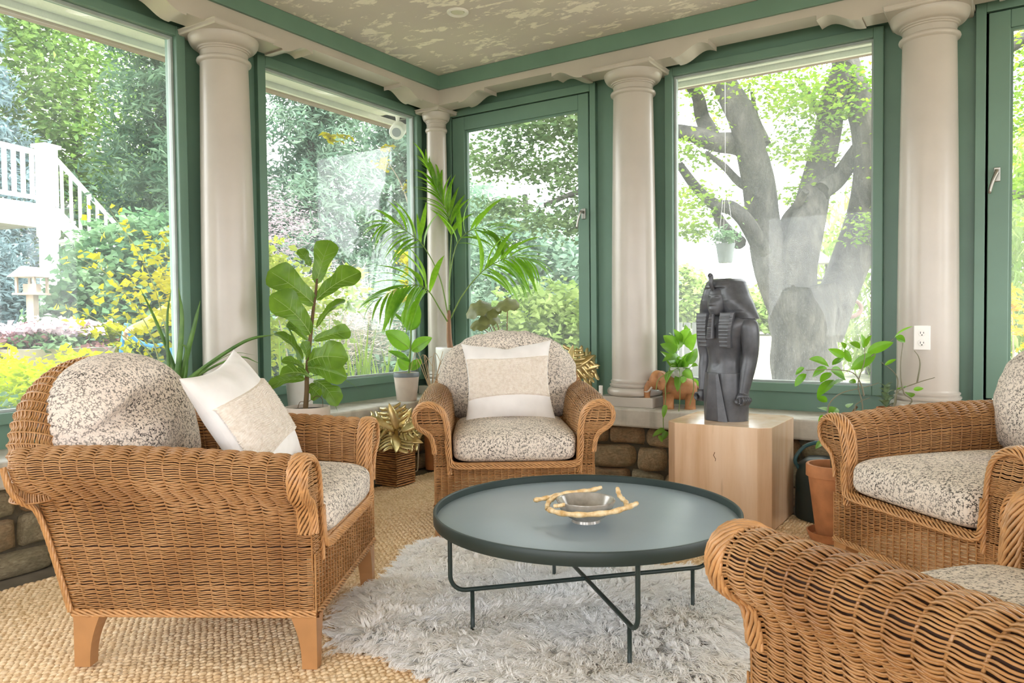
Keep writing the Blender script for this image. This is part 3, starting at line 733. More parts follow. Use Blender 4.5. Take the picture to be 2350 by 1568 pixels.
    f = link('fleece', np_mesh('fleece', V.reshape(-1, 3), Q, None, None, True), M_FUR, root); f['kind'] = 'stuff'
fleece()

# ================================================================ COFFEE TABLE
TX, TY = -1.165, 2.21
tb = empty('coffee_table', (TX, TY, 0), label='low round black tray-top coffee table on the sheepskin', cat='table')
def _top():
    k = NT('sky_toned_lacquer'); v = k.coord(); k.base(k.ramp(k.noise(v, 4, 3), [(.3, srgb(132, 146, 154)), (.7, srgb(140, 154, 162))]), .34, 0, .5); k.bump(k.noise(v, 500, 2), .03, .001); return k.m  # bluish sky reflection worked into the even base colour
MB().lathe([(.001, .338), (.480, .338), (.494, .341), (.494, .350), (.480, .353), (.001, .353)], 96).build('table_top', _top(), tb, smooth=True, sharp=30)
MB().lathe([(.493, .336), (.501, .336), (.503, .339), (.503, .373), (.501, .376), (.496, .376), (.493, .373), (.493, .336)], 128, caps=False).build('rim', M_BLACKM, tb, smooth=True, sharp=40)
def sled(a):
    c, s_ = math.cos(a), math.sin(a); R = .455; h0 = .132; rr = .05
    p = [(-R, .338)]+[(-R, .25), (-R, h0+rr)]+[(-R+rr-rr*math.cos(t), h0+rr-rr*math.sin(t)) for t in np.linspace(.1, PI/2, 7)]
    p = p+[(-x, z) for x, z in p[::-1]]
    P = []
    for i in range(len(p)-1):
        for t in np.linspace(0, 1, 6 if abs(p[i+1][0]-p[i][0]) > .2 else 2, endpoint=False): P.append((p[i][0]+(p[i+1][0]-p[i][0])*t, p[i][1]+(p[i+1][1]-p[i][1])*t))
    P.append(p[-1]); return [(x*c, x*s_, z) for x, z in P]
for a, dz in ((math.atan2(.56, .525), 0), (math.atan2(.545, -.563), 0)):
    MB().tube(sled(a), .0072, 10).build('sled_frame', M_BLACKM, tb, smooth=True)
for x, y in ((-.254, -.292), (.276, -.261), (.271, .268), (-.287, .284)):
    MB().tube([(x, y, .0), (x, y, .07), (x, y, .130)], .0068, 10).build('leg', M_BLACKM, tb, smooth=True)
# bowl with driftwood handles
bw = empty('decorative_bowl', (-1.113, 2.116, .353), label='grey glazed bowl held in gold-tipped branches on the coffee table', cat='bowl')
k_ = NT('grey_glaze'); k_.base(k_.ramp(k_.noise(k_.coord(), 18, 4), [(.3, srgb(120, 114, 106)), (.7, srgb(176, 170, 160))]), .18, .15, .6)
MB().lathe([(.001, .010), (.030, .012), (.052, .022), (.074, .042), (.088, .068), (.090, .071), (.093, .071), (.094, .068), (.082, .040), (.060, .018), (.044, .008), (.046, .0), (.001, .0)], 56, caps=False).build('basin', k_.m, bw, smooth=True, sharp=60)
k_ = NT('pale_branch'); k_.base(k_.ramp(k_.noise(k_.coord(), 40, 4), [(.3, srgb(196, 150, 84)), (.55, srgb(236, 208, 160)), (.8, srgb(250, 236, 208))]), .45); k_.bump(k_.noise(k_.coord(), 120, 3), .4, .003); M_BRANCH = k_.m
_ex, _ey = np.array([.836, .548, 0]), np.array([-.548, .836, 0])
def bpath(pts): return [tuple(_ex*a+_ey*b+np.array([0, 0, z])) for a, b, z in pts]
for pts, rr in (([(-.125, -.030, .048), (-.085, -.092, .050), (-.02, -.112, .050), (.06, -.104, .054), (.12, -.075, .062), (.155, -.055, .070)], .0085),
                ([(-.165, .035, .060), (-.115, .055, .064), (-.06, .092, .068), (.02, .112, .072), (.065, .115, .082)], .0075),
                ([(-.125, -.045, .050), (-.120, 0, .060), (-.095, .05, .066), (-.07, .08, .068)], .0075),
                ([(.115, -.075, .058), (.125, -.02, .062), (.112, .03, .072), (.108, .06, .092)], .0075),
                ([(-.105, -.05, .062), (-.085, -.06, .066), (-.07, -.055, .068)], .006)):
    c = catmull(bpath(pts), 24); w = rr*(1+.18*np.sin(np.arange(24)*1.7)); w[-1] *= .6; w[0] *= .7
    MB().tube(c, w, 9).build('branch', M_BRANCH, bw, smooth=True)

# ================================================================ THROW PILLOWS
def _linen():
    k = NT('white_linen'); v = k.coord(); k.base(k.ramp(k.noise(v, 10, 3), [(.3, srgb(222, 217, 211)), (.7, srgb(234, 230, 225))]), .9, 0, .1); k.bump(k.noise(k.coord(scale=(1, 1, 3)), 350, 2), .25, .002); return k.m
M_LINEN = _linen()
def _shag():
    k = NT('looped_cotton'); v = k.coord(); k.base(k.ramp(k.noise(v, 60, 4, .6), [(.3, srgb(222, 208, 190)), (.6, srgb(238, 228, 214))]), .95, 0, .1); k.bump(k.noise(k.coord(scale=(1, 1, 2.2)), 170, 3, .6), .5, .006); return k.m
M_SHAG = _shag()
def pillow(name_label, loc, rx, rz, size, thick, v0, v1, seed, roll=0.0):
    root = empty('throw_pillow', loc, 0, label=name_label, cat='pillow', group='white throw pillows on the wicker armchairs')
    root.rotation_euler = Matrix.Rotation(rz, 3, 'Z').to_4x4().to_3x3().to_euler() if False else (Matrix.Rotation(rz, 3, 'Z') @ Matrix.Rotation(rx, 3, 'X') @ Matrix.Rotation(roll, 3, 'Y')).to_euler()
    def surf(u, v, off=0.0, sgn=1):
        a = size[0]/2; b = size[1]/2
        x = a*u*(1-.13*(1-v**2)**1.0); z = b*v*(1-.14*(1-u**2))
        t = np.clip((1-np.abs(u)**2.6)*(1-np.abs(v)**2.6), 0, 1)**.52
        y = thick/2*t
        P = np.stack([x, np.zeros_like(x), z], -1)
        y = y+fbm(P, seed, 16, .0035)*t+.006*np.sin(u*9+v*3+seed)*np.exp(-((v-.8)/.25)**2)*t
        return np.stack([x, sgn*(y+off), z+ (.012*np.exp(-((u)/.18)**2)*-1*np.clip(v, 0, 1)**6 if seed == 1 else 0*z)], -1)
    n = 56; u = np.sin(np.linspace(-PI/2, PI/2, n)); U, V = np.meshgrid(u, u, indexing='ij')
    m = MB(); m.grid(surf(U, V)); m.grid(surf(U, V, 0, -1)[::-1]); m.build('cover', M_LINEN, root, smooth=True)
    nn = 170; U, V = np.meshgrid(np.linspace(-.985, .985, nn), np.linspace(v0, v1, nn), indexing='ij')
    S = surf(U, V, .004); r = np.random.default_rng(seed); e = np.minimum(1, np.minimum((V-v0), (v1-V))/.03)
    lp = np.abs(np.sin(V*95+3*np.sin(U*7)+r.normal(0, .4, U.shape)))*.0045+r.uniform(0, .0040, U.shape)
    S[..., 1] += lp*e-.004*(1-e)
    MB().grid(S).build('looped_band', M_SHAG, root, smooth=True)
    return root
def chair_pt(c, x, y, z): return tuple(c.matrix_basis @ Vector((x, y, z)))
pillow('square white throw pillow with a looped band, upright on the corner armchair', chair_pt(CHAIR_C, .01, -.105, .672), math.radians(16), CHAIR_C.rotation_euler.z, (.47, .43), .14, -.42, .60, 1, math.radians(2))
pillow('white throw pillow with a looped band, slumped on the left armchair', chair_pt(CHAIR_L, .0, .045, .672), math.radians(30), CHAIR_L.rotation_euler.z, (.49, .45), .16, -.62, .42, 2, math.radians(9))
# ================================================================ PLANT TABLES: (leaf base, leaf tip, width)
FIG = [ ((-3.063, 2.784, 1.193), (-3.042, 2.866, 1.429), 0.107), ((-3.091, 2.769, 1.286), (-3.122, 2.716, 1.374), 0.062), ((-3.062, 2.781, 1.11), (-2.911, 2.958, 1.259), 0.126), ((-3.068, 2.777, 1.082), (-3.225, 2.608, 1.263), 0.142), ((-3.072, 2.744, 0.928), (-3.153, 2.555, 1.131), 0.149), ((-3.076, 2.791, 0.96), (-3.023, 2.951, 1.112), 0.052), ((-3.087, 2.781, 0.895), (-2.995, 2.962, 0.938), 0.075), ((-3.12, 2.771, 0.895), (-3.265, 2.764, 0.994), 0.047), ((-3.12, 2.732, 0.792), (-3.269, 2.675, 0.936), 0.065), ((-3.094, 2.737, 0.792), (-3.085, 2.699, 0.89), 0.064), ((-3.081, 2.733, 0.781), (-2.824, 2.772, 0.828), 0.141), ((-3.081, 2.732, 0.754), (-2.865, 2.801, 0.724), 0.096), ((-3.113, 2.735, 0.748), (-3.168, 2.629, 0.803), 0.050), ((-3.057, 2.734, 0.697), (-3.109, 2.57, 0.738), 0.095), ((-3.107, 2.737, 0.688), (-3.302, 2.644, 0.662), 0.065), ((-3.111, 2.757, 0.654), (-3.064, 2.798, 0.601), 0.093), ((-3.068, 2.762, 0.683), (-2.928, 2.79, 0.569), 0.101),
]
RUBBER = [ ((-3.336, 3.827, 0.929), (-3.307, 3.878, 1.126), 0.134), ((-3.341, 3.837, 0.928), (-3.301, 3.913, 0.995), 0.064), ((-3.328, 3.828, 0.807), (-3.431, 3.706, 0.925), 0.127), ((-3.325, 3.842, 0.792), (-3.17, 3.874, 0.879), 0.093), ((-3.327, 3.826, 0.719), (-3.429, 3.726, 0.792), 0.064), ((-3.327, 3.824, 0.676), (-3.375, 3.759, 0.736), 0.087), ((-3.342, 3.848, 0.937), (-3.48, 3.822, 1.055), 0.029), ((-3.335, 3.842, 0.66), (-3.298, 3.917, 0.73), 0.070),
]
ALOE = [ ((-3.404, 2.165, 0.839), (-3.55, 2.10, 1.16), 0.024), ((-3.439, 2.142, 0.871), (-3.41, 2.172, 1.157), 0.019), ((-3.35, 2.2, 0.838), (-3.398, 2.204, 1.168), 0.034), ((-3.36, 2.217, 0.837), (-3.344, 2.285, 1.104), 0.034), ((-3.324, 2.217, 0.844), (-3.323, 2.16, 0.893), 0.017), ((-3.252, 2.262, 0.794), (-3.193, 2.605, 0.929), 0.044), ((-3.234, 2.274, 0.794), (-3.129, 2.463, 0.788), 0.024), ((-3.27, 2.25, 0.784), (-3.107, 2.419, 0.832), 0.009),
]
STRAP = [ ((-3.426, 2.982, 0.686), (-3.102, 3.223, 0.82), 0.020), ((-3.447, 2.967, 0.661), (-3.518, 2.956, 0.991), 0.030), ((-3.404, 2.995, 0.648), (-3.068, 3.094, 0.604), 0.030), ((-3.373, 3.016, 0.655), (-3.17, 3.023, 0.481), 0.025), ((-3.426, 2.982, 0.674), (-3.316, 3.116, 0.732), 0.020),
]
LEMON = [ ((-0.731, 3.423, 0.772), (-0.773, 3.443, 0.74), 0.026), ((-0.727, 3.444, 0.745), (-0.778, 3.452, 0.687), 0.032), ((-0.652, 3.53, 0.777), (-0.703, 3.376, 0.813), 0.038), ((-0.643, 3.448, 0.772), (-0.723, 3.545, 0.725), 0.035), ((-0.636, 3.488, 0.751), (-0.668, 3.436, 0.709), 0.032), ((-0.641, 3.588, 0.711), (-0.69, 3.475, 0.641), 0.039), ((-0.598, 3.598, 0.817), (-0.652, 3.51, 0.852), 0.029), ((-0.596, 3.572, 0.851), (-0.589, 3.474, 0.883), 0.019), ((-0.569, 3.587, 0.792), (-0.604, 3.635, 0.845), 0.026), ((-0.637, 3.526, 0.781), (-0.605, 3.603, 0.81), 0.023), ((-0.54, 3.613, 0.85), (-0.557, 3.474, 0.883), 0.026), ((-0.526, 3.635, 0.852), (-0.535, 3.616, 0.915), 0.026), ((-0.509, 3.581, 0.861), (-0.48, 3.518, 0.914), 0.022), ((-0.517, 3.656, 0.832), (-0.412, 3.667, 0.878), 0.039), ((-0.573, 3.595, 0.759), (-0.488, 3.712, 0.827), 0.043), ((-0.553, 3.605, 0.7), (-0.588, 3.653, 0.705), 0.020), ((-0.625, 3.512, 0.698), (-0.6, 3.616, 0.711), 0.023), ((-0.64, 3.512, 0.756), (-0.605, 3.645, 0.715), 0.052), ((-0.416, 3.726, 0.896), (-0.333, 3.632, 0.949), 0.013), ((-0.4, 3.63, 0.905), (-0.364, 3.638, 0.88), 0.035), ((-0.399, 3.741, 0.666), (-0.364, 3.682, 0.682), 0.026), ((-0.359, 3.718, 0.657), (-0.342, 3.663, 0.64), 0.032), ((-0.339, 3.715, 0.671), (-0.299, 3.713, 0.677), 0.016), ((-0.65, 3.487, 0.622), (-0.695, 3.5, 0.641), 0.029), ((-0.658, 3.514, 0.58), (-0.703, 3.569, 0.585), 0.033), ((-0.652, 3.531, 0.559), (-0.634, 3.62, 0.583), 0.039), ((-0.667, 3.546, 0.55), (-0.706, 3.585, 0.516), 0.030), ((-0.672, 3.511, 0.443), (-0.681, 3.4, 0.427), 0.022), ((-0.585, 3.601, 0.588), (-0.58, 3.664, 0.602), 0.026), ((-0.451, 3.702, 0.775), (-0.403, 3.693, 0.803), 0.016),
]
POTHOS = [ ((-1.6, 4.232, 0.814), (-1.602, 4.134, 0.93), 0.076), ((-1.572, 4.262, 0.839), (-1.568, 4.231, 0.954), 0.066), ((-1.547, 4.231, 0.815), (-1.478, 4.185, 0.904), 0.070), ((-1.615, 4.234, 0.813), (-1.701, 4.227, 0.89), 0.077), ((-1.606, 4.175, 0.791), (-1.703, 4.185, 0.84), 0.071), ((-1.592, 4.21, 0.764), (-1.649, 4.084, 0.744), 0.066), ((-1.557, 4.222, 0.739), (-1.519, 4.298, 0.812), 0.071), ((-1.561, 4.267, 0.685), (-1.472, 4.178, 0.718), 0.061), ((-1.629, 4.2, 0.687), (-1.621, 4.077, 0.62), 0.055), ((-1.599, 4.227, 0.661), (-1.586, 4.156, 0.565), 0.051), ((-1.539, 4.279, 0.633), (-1.518, 4.333, 0.566), 0.046), ((-1.636, 4.182, 0.561), (-1.691, 4.22, 0.49), 0.041), ((-1.612, 4.192, 0.841), (-1.615, 4.098, 0.906), 0.065), ((-1.587, 4.233, 0.865), (-1.508, 4.16, 0.93), 0.065), ((-1.565, 4.207, 0.688), (-1.517, 4.219, 0.639), 0.056),
]
HANG = [ ((-1.62, 4.035, 0.363), (-1.676, 3.997, 0.32), 0.035), ((-1.608, 4.042, 0.351), (-1.63, 4.026, 0.297), 0.035), ((-1.615, 4.043, 0.499), (-1.625, 4.034, 0.425), 0.030), ((-1.528, 4.106, 0.659), (-1.536, 4.1, 0.622), 0.035), ((-1.645, 4.017, 0.327), (-1.628, 4.027, 0.289), 0.025),
]
FIG_TRUNK = [(-3.106, 2.732, 0.529), (-3.101, 2.738, 0.621), (-3.1, 2.743, 0.736), (-3.088, 2.757, 0.898), (-3.077, 2.769, 1.036), (-3.065, 2.781, 1.152), (-3.059, 2.787, 1.221)]
FROND_F1 = [(-3.247, 4.151, 0.977), (-3.274, 4.209, 1.405), (-3.301, 4.26, 1.656), (-3.347, 4.236, 1.811), (-3.394, 4.209, 1.935), (-3.46, 4.173, 2.121)]
FROND_F2 = [(-3.247, 4.152, 0.992), (-3.287, 4.112, 1.28), (-3.358, 4.037, 1.49), (-3.401, 3.952, 1.575), (-3.488, 3.874, 1.648), (-3.54, 3.80, 1.637)]
FROND_F3 = [(-3.242, 4.155, 0.992), (-3.154, 4.183, 1.157), (-3.025, 4.213, 1.304), (-2.915, 4.264, 1.385), (-2.788, 4.289, 1.415), (-2.651, 4.318, 1.38)]
FROND_F4 = [(-3.252, 4.148, 0.977), (-3.235, 4.042, 1.067), (-3.235, 3.927, 1.184), (-3.231, 3.812, 1.224), (-3.293, 3.711, 1.208), (-3.394, 3.581, 1.124)]
FROND_F5 = [(-3.238, 4.15, 1.098), (-3.26, 4.185, 1.283), (-3.235, 4.24, 1.525), (-3.13, 4.30, 1.63), (-3.02, 4.35, 1.612), (-2.95, 4.36, 1.555)]
LEMON_TWIGS = [[(-0.641, 3.439, 0.526), (-0.64, 3.441, 0.57), (-0.636, 3.445, 0.614), (-0.615, 3.46, 0.646), (-0.584, 3.481, 0.668), (-0.531, 3.517, 0.683), (-0.489, 3.545, 0.695), (-0.457, 3.566, 0.707)], [(-0.427, 3.653, 0.579), (-0.395, 3.677, 0.662), (-0.325, 3.724, 0.7), (-0.261, 3.767, 0.722)], [(-0.429, 3.723, 0.571), (-0.408, 3.74, 0.649), (-0.403, 3.745, 0.708), (-0.417, 3.737, 0.741), (-0.442, 3.722, 0.768), (-0.467, 3.706, 0.788)], [(-0.351, 3.668, 0.607), (-0.37, 3.657, 0.659), (-0.381, 3.652, 0.723), (-0.382, 3.655, 0.799), (-0.375, 3.662, 0.876)], [(-0.328, 3.758, 0.697), (-0.318, 3.767, 0.775), (-0.324, 3.765, 0.814), (-0.34, 3.755, 0.84)], [(-0.51, 3.53, 0.651), (-0.521, 3.524, 0.702), (-0.553, 3.505, 0.753), (-0.632, 3.453, 0.766), (-0.72, 3.396, 0.764)], [(-0.524, 3.59, 0.593), (-0.541, 3.582, 0.696), (-0.52, 3.6, 0.792), (-0.518, 3.603, 0.857)], [(-0.53, 3.665, 0.789), (-0.475, 3.703, 0.841), (-0.421, 3.74, 0.892)], [(-0.546, 3.539, 0.59), (-0.53, 3.551, 0.622), (-0.493, 3.576, 0.641)]]
POTHOS_VINES = [[(-1.598, 4.087, 0.72), (-1.622, 4.067, 0.621), (-1.623, 4.063, 0.522), (-1.633, 4.053, 0.423), (-1.628, 4.052, 0.323)], [(-1.587, 4.093, 0.695), (-1.655, 4.046, 0.646), (-1.669, 4.035, 0.584)], [(-1.556, 4.112, 0.67), (-1.555, 4.108, 0.521), (-1.57, 4.092, 0.36)], [(-1.504, 4.147, 0.694), (-1.489, 4.154, 0.595), (-1.507, 4.138, 0.495)]]
# ================================================================ PEDESTAL AND STATUE
def _trav():
    k = NT('travertine'); v = k.coord(scale=(9, 9, .9))
    c = k.ramp(k.noise(v, 1.0, 5, .6, .3), [(.3, srgb(204, 168, 132)), (.5, srgb(222, 192, 160)), (.72, srgb(232, 208, 182))])
    c = k.mix(k.ramp(k.noise(k.coord(scale=(26, 26, 3)), 1.0, 3), [(.68, 0.0), (.76, .4)]), c, srgb(140, 104, 76))
    k.base(c, .22, 0, .5); return k.m
pd = empty('pedestal', (-1.145, 3.74, 0), label='polished travertine block pedestal with clipped corners', cat='pedestal')
def clip(w, d, c): return [(-w+c, -d), (w-c, -d), (w, -d+c), (w, d-c), (w-c, d), (-w+c, d), (-w, d-c), (-w, -d+c)]
MB().prism(clip(.25, .262, .052), 0, .487).build('block', _trav(), pd, bevel=.003)
kf = MB(); kf.tube([(.0, -.2625, .36), (-.006, -.2627, .345), (.004, -.2627, .328), (.002, -.2625, .318)], .0028, 6, flat=.5); kf.build('pit', plain('pit_brown', srgb(112, 76, 50), .8), pd)
k_ = NT('graphite_stone'); v_ = k_.coord(); k_.base(k_.ramp(k_.noise(v_, 14, 5, .6), [(.3, srgb(66, 67, 70)), (.7, srgb(92, 93, 97))]), .36, .1, .5); k_.bump(k_.noise(v_, 160, 3), .12, .003); M_GRAPH = k_.m
stt = empty('pharaoh_statue', (-1.165, 3.715, .487), math.radians(-25), label='dark grey stone pharaoh torso with striped headcloth on the pedestal', cat='statue')
def ell(z, a, b, y=0.0, p=2.0, n=40, x=0.0):
    t = np.linspace(0, 2*PI, n, endpoint=False); c, s_ = np.cos(t), np.sin(t)
    return np.stack([x+a*np.sign(c)*np.abs(c)**(2/p), y+b*np.sign(s_)*np.abs(s_)**(2/p), np.full(n, z)], 1)
def smooth_loft(keys, n=40, p=2.3):
    K = catmull(np.array(keys, float), n); return [ell(z, a, b, y, p) for z, a, b, y in K]
def torso():
    R = np.array(smooth_loft([(0, .108, .078, 0), (.06, .110, .082, 0), (.14, .110, .086, 0), (.22, .102, .08, 0), (.29, .090, .070, 0), (.35, .098, .076, 0), (.41, .118, .084, 0), (.455, .140, .085, 0), (.49, .148, .078, .005), (.515, .120, .066, .008), (.535, .060, .05, .008), (.56, .045, .045, .005)], 60))
    x, y, z = R[..., 0], R[..., 1], R[..., 2]; fr = np.clip(-y/.05, 0, 1)
    d = .012*np.exp(-(((np.abs(x)-.055)/.04)**2+((z-.405)/.035)**2))*fr          # chest
    d -= .006*np.exp(-((x/.012)**2))*fr*((z > .26) & (z < .40)); d -= .010*np.exp(-((x/.010)**2+((z-.275)/.010)**2))*fr
    R[..., 1] -= d; return MB().loft(R)
torso().build('torso', M_GRAPH, stt, smooth=True, sharp=60)
R = [ell(z, a, b, 0, 2.4) for z, a, b in ((.0, .112, .084), (.06, .114, .087), (.14, .114, .09), (.215, .107, .085), (.235, .104, .083), (.236, .098, .078))]
kl = MB().loft(R); 
kl.add([(-.03, -.094, .235), (.035, -.094, .235), (.085, -.083, .0), (-.055, -.092, .0), (-.02, -.100, .225), (.025, -.100, .225), (.045, -.105, .002), (-.035, -.105, .002)], [(0, 1, 5, 4), (1, 2, 6, 5), (2, 3, 7, 6), (3, 0, 4, 7), (4, 5, 6, 7)])
kl.build('kilt', M_GRAPH, stt, smooth=True, sharp=25)
for sx in (-1, 1):
    P = catmull([(sx*.122, .0, .492), (sx*.142, .004, .455), (sx*.146, .008, .38), (sx*.142, .010, .31), (sx*.137, -.004, .24), (sx*.132, -.018, .17), (sx*.130, -.026, .135)], 30)
    r = np.interp(np.linspace(0, 1, 30), [0, .12, .3, .5, .65, .85, 1], [.030, .046, .043, .036, .034, .026, .022])
    MB().tube(P, r, 16).build('arm', M_GRAPH, stt, smooth=True)
    h = MB(); h.loft([ell(z, a, b, -.028, 2.6, 20, sx*.130) for z, a, b in ((.082, .012, .016), (.086, .021, .028), (.105, .025, .034), (.125, .023, .030), (.142, .018, .022))])
    for j in range(4):
        y = -.052+j*.014; h.tube([(sx*.150, y, .124-.002*j), (sx*.158, y, .110), (sx*.153, y, .094), (sx*.140, y, .088)], .0075, 8)
    h.tube([(sx*.138, -.058, .122), (sx*.142, -.064, .108), (sx*.136, -.062, .096)], .008, 8); h.tube([(sx*.133, -.075, .105), (sx*.133, .020, .105)], .012, 12)
    h.build('fist', M_GRAPH, stt, smooth=True)
def nemes():
    keys = np.array([(.494, .148, .055, .030), (.501, .172, .066, .022), (.535, .158, .080, .012), (.575, .138, .092, .005), (.620, .111, .094, .0), (.660, .094, .092, .0), (.684, .083, .086, .003), (.697, .066, .070, .006), (.701, .01, .014, .01)])
    K = np.column_stack([np.interp(np.linspace(0, 8, 50), np.arange(9), keys[:, i]) for i in range(4)]); R = [ell(z, a, b, y, 2.8, 48) for z, a, b, y in K]
    R = np.array(R); x, y, z = R[..., 0], R[..., 1], R[..., 2]
    face = np.exp(-((x/.060)**4))*np.clip((-y)/.03, 0, 1)*((z > .49) & (z < .655)); R[..., 1] += face*.016
    st = .0013*np.sign(np.sin(z*2*PI/.0135))*np.clip((np.abs(x)-.05)/.02, 0, 1); R[..., 1] += np.where(y < 0, -st, st); return MB().loft(R)
hd = nemes().build('headcloth', M_GRAPH, stt, smooth=True, sharp=50)
for sx in (-1, 1):
    l = MB(); z = np.linspace(.36, .53, 26); S = []
    for q in z:
        w = .030+.012*(q-.36)/.17; st = .0008*math.copysign(1, math.sin(q*2*PI/.011)); cx = sx*(.066+.012*(q-.36)/.17); yy = -.080-.010*math.sin((q-.36)/.17*PI)
        S.append([(cx-w, yy+.004, q), (cx-w*.8, yy-.010-st, q), (cx+w*.8, yy-.010-st, q), (cx+w, yy+.004, q), (cx+w*.7, yy+.03, q), (cx-w*.7, yy+.03, q)])
    l.loft(S); l.build('lappet', M_GRAPH, hd)
    e = MB(); e.loft([ell(q, .006, b, -.056, 2, 14, sx*.062) for q, b in ((.570, .004), (.578, .010), (.592, .012), (.606, .013), (.616, .008), (.620, .003))]); e.build('ear', M_GRAPH, stt, smooth=True)
f = MB(); R = np.array(smooth_loft([(.515, .012, .02, -.060), (.522, .030, .036, -.060), (.545, .044, .044, -.058), (.575, .052, .048, -.055), (.605, .054, .046, -.052), (.635, .052, .042, -.048), (.650, .046, .034, -.046)], 44, 2.2))
x, y, z = R[..., 0], R[..., 1], R[..., 2]; fr = np.clip((-y-.07)/.02, 0, 1)
d = .014*np.exp(-((x/(.006+.007*np.clip((.605-z)/.03, 0, 1)))**2))*((z > .568) & (z < .612))*np.clip((.615-z)/.04, .2, 1)
d += .006*np.exp(-((x/.016)**2+((z-.551)/.004)**2))+.005*np.exp(-((x/.014)**2+((z-.543)/.004)**2))
d -= .006*np.exp(-(((np.abs(x)-.024)/.012)**2+((z-.600)/.007)**2)); d += .004*np.exp(-(((np.abs(x)-.024)/.009)**2+((z-.599)/.004)**2)); d += .004*np.exp(-(((np.abs(x)-.025)/.018)**2+((z-.615)/.003)**2))
R[..., 1] -= d*fr; f.loft(R); f.build('face', M_GRAPH, stt, smooth=True)
b = MB(); z = np.linspace(.405, .525, 30); t = (.525-z)/.12
b.loft([ell(q, .0135+.007*s_, .012+.006*s_, -.098-.012*s_+.0012*math.copysign(1, math.sin(q*2*PI/.009)), 2.6, 18) for q, s_ in zip(z, t)]); b.build('beard', M_GRAPH, stt, smooth=True, sharp=40)
u = MB(); u.tube(catmull([(0, -.086, .640), (0, -.098, .655), (0, -.106, .675), (0, -.104, .700), (0, -.110, .715), (0, -.120, .708)], 18), np.interp(np.linspace(0, 1, 18), [0, .4, .7, 1], [.008, .011, .013, .006]), 10); u.build('cobra', M_GRAPH, hd, smooth=True)

# ================================================================ LEAVES AND POTS
def leaf_mesh(b, t, w, shape='oval', droop=.12, fold=.25, n=12, m=6, wave=0.0, up=None, seed=0, curl=0.0):
    b, t = np.array(b, float), np.array(t, float); ax = t-b; L = np.linalg.norm(ax); ax /= L
    r = np.random.default_rng(seed); camd = np.array([0, 0, 1.0])-(b+t)/2; camd /= np.linalg.norm(camd)
    up = camd*.75+np.array([0, 0, .55])+r.normal(0, .25, 3) if up is None else np.array(up, float)
    up = up-ax*(up@ax); up /= np.linalg.norm(up); sd = np.cross(ax, up)
    s_ = np.linspace(0, 1, n)
    prof = {'oval': np.sin(PI*s_**.85)**.75, 'fiddle': np.interp(s_, [0, .06, .25, .45, .7, .86, .95, 1], [.06, .38, .60, .62, 1.0, .96, .62, .12]),
            'lance': np.interp(s_, [0, .15, .4, .75, 1], [.15, .75, 1, .6, .02]), 'strap': np.interp(s_, [0, .2, .7, 1], [1, .95, .6, .03]),
            'heart': np.interp(s_, [0, .12, .35, .65, .88, 1], [.55, .95, 1, .78, .34, .02]), 'round': np.sin(PI*np.clip(s_*.93+.04, 0, 1))**.55}[shape]
    v = np.linspace(-1, 1, m+1 if m % 2 == 0 else m)
    mid = b+ax*(L*s_)[:, None]+up*(droop*L*(4*s_*(1-s_)))[:, None]+np.array([0, 0, -1.0])*(curl*L*s_**2.2)[:, None]
    P = mid[:, None]+sd*(prof[:, None]*w/2*v[None])[..., None]+up*((np.abs(v)[None]**1.3*fold*prof[:, None]*w/2)+wave*w*np.sin(s_*17+seed)[:, None]*np.abs(v)[None]**2*np.sign(v)[None]*prof[:, None])[..., None]
    P = P-up*(.03*w*(1-np.abs(v))[None]**4*prof[:, None])[..., None]
    mb = MB().grid(P); mb.P = P; mb.w = w; return mb
def add_veins(mb, leaf, mat, pairs=5, k=.016):
    P, w = mb.P, mb.w; n, c = P.shape[0], P.shape[1]//2; N = normals(P); V = MB()
    for sg in (1, -1):
        V.tube((P+sg*N*w*.008)[:n-1, c], np.linspace(w*k, w*k*.35, n-1), 5)
        for j in range(pairs):
            i0 = int(1+(n-5)*j/pairs); i1 = min(n-2, i0+3)
            for e in (0, P.shape[1]-1):
                t = np.linspace(0, .9, 6); V.tube(interp_grid(P+sg*N*w*.006, i0+(i1-i0)*t**1.2, c+(e-c)*t), np.linspace(w*k*.55, w*k*.2, 6), 4)
    return V.build('veins', mat, leaf, smooth=True)
def plant_leaves(tab, parent, mat, name='leaf', **kw):
    for i, (b, t, w) in enumerate(tab):
        leaf_mesh(b, t, w, seed=i, **kw).build(name, mat, parent, smooth=True)
def pot(parent, c, r0, r1, h, mat, rim=.0, rimh=.02, wall=.008, soil=.02, name='pot', soilmat=None):
    x, y, z = c
    pr = [(.001, 0), (r0*.97, 0), (r0, .006), (r1, h-rimh)]+([(r1+rim, h-rimh+.003)] if rim else [])+[(r1+rim, h-.004), (r1+rim-.003, h), (r1+rim-wall, h), (r1-wall, h-rimh), (r1-wall, h-soil)]
    o = MB().lathe(pr, 44, c, caps=False).build(name, mat, parent, smooth=True, sharp=40)
    MB().lathe([(r1-wall+.001, h-soil), (.001, h-soil+.004)], 32, c, caps=False).build('soil', soilmat or M_SOIL, o, smooth=True); return o
M_SOIL = plain('potting_soil', srgb(58, 46, 36), .95, var=.2, scale=40, bump=.8, bscale=150, bdist=.01)
M_STEM = plain('brown_stem', srgb(104, 82, 52), .8, bump=.3, bscale=120)
M_GSTEM = plain('green_stem', srgb(112, 140, 62), .5)
def veined(name, c1, c2, rough, fac, tr):
    k = NT(name); v = k.coord(); col = k.ramp(k.noise(v, 14, 4), [(.3, c1), (.7, c2)]); k.base(col, rough, 0, .5); k.bump(k.noise(v, 26, 4, .55), .25, .008); k.translucent(tr, fac); return k.m
M_FIG = veined('fig_leaf', srgb(66, 104, 34), srgb(112, 150, 52), .34, .35, srgb(150, 190, 40))
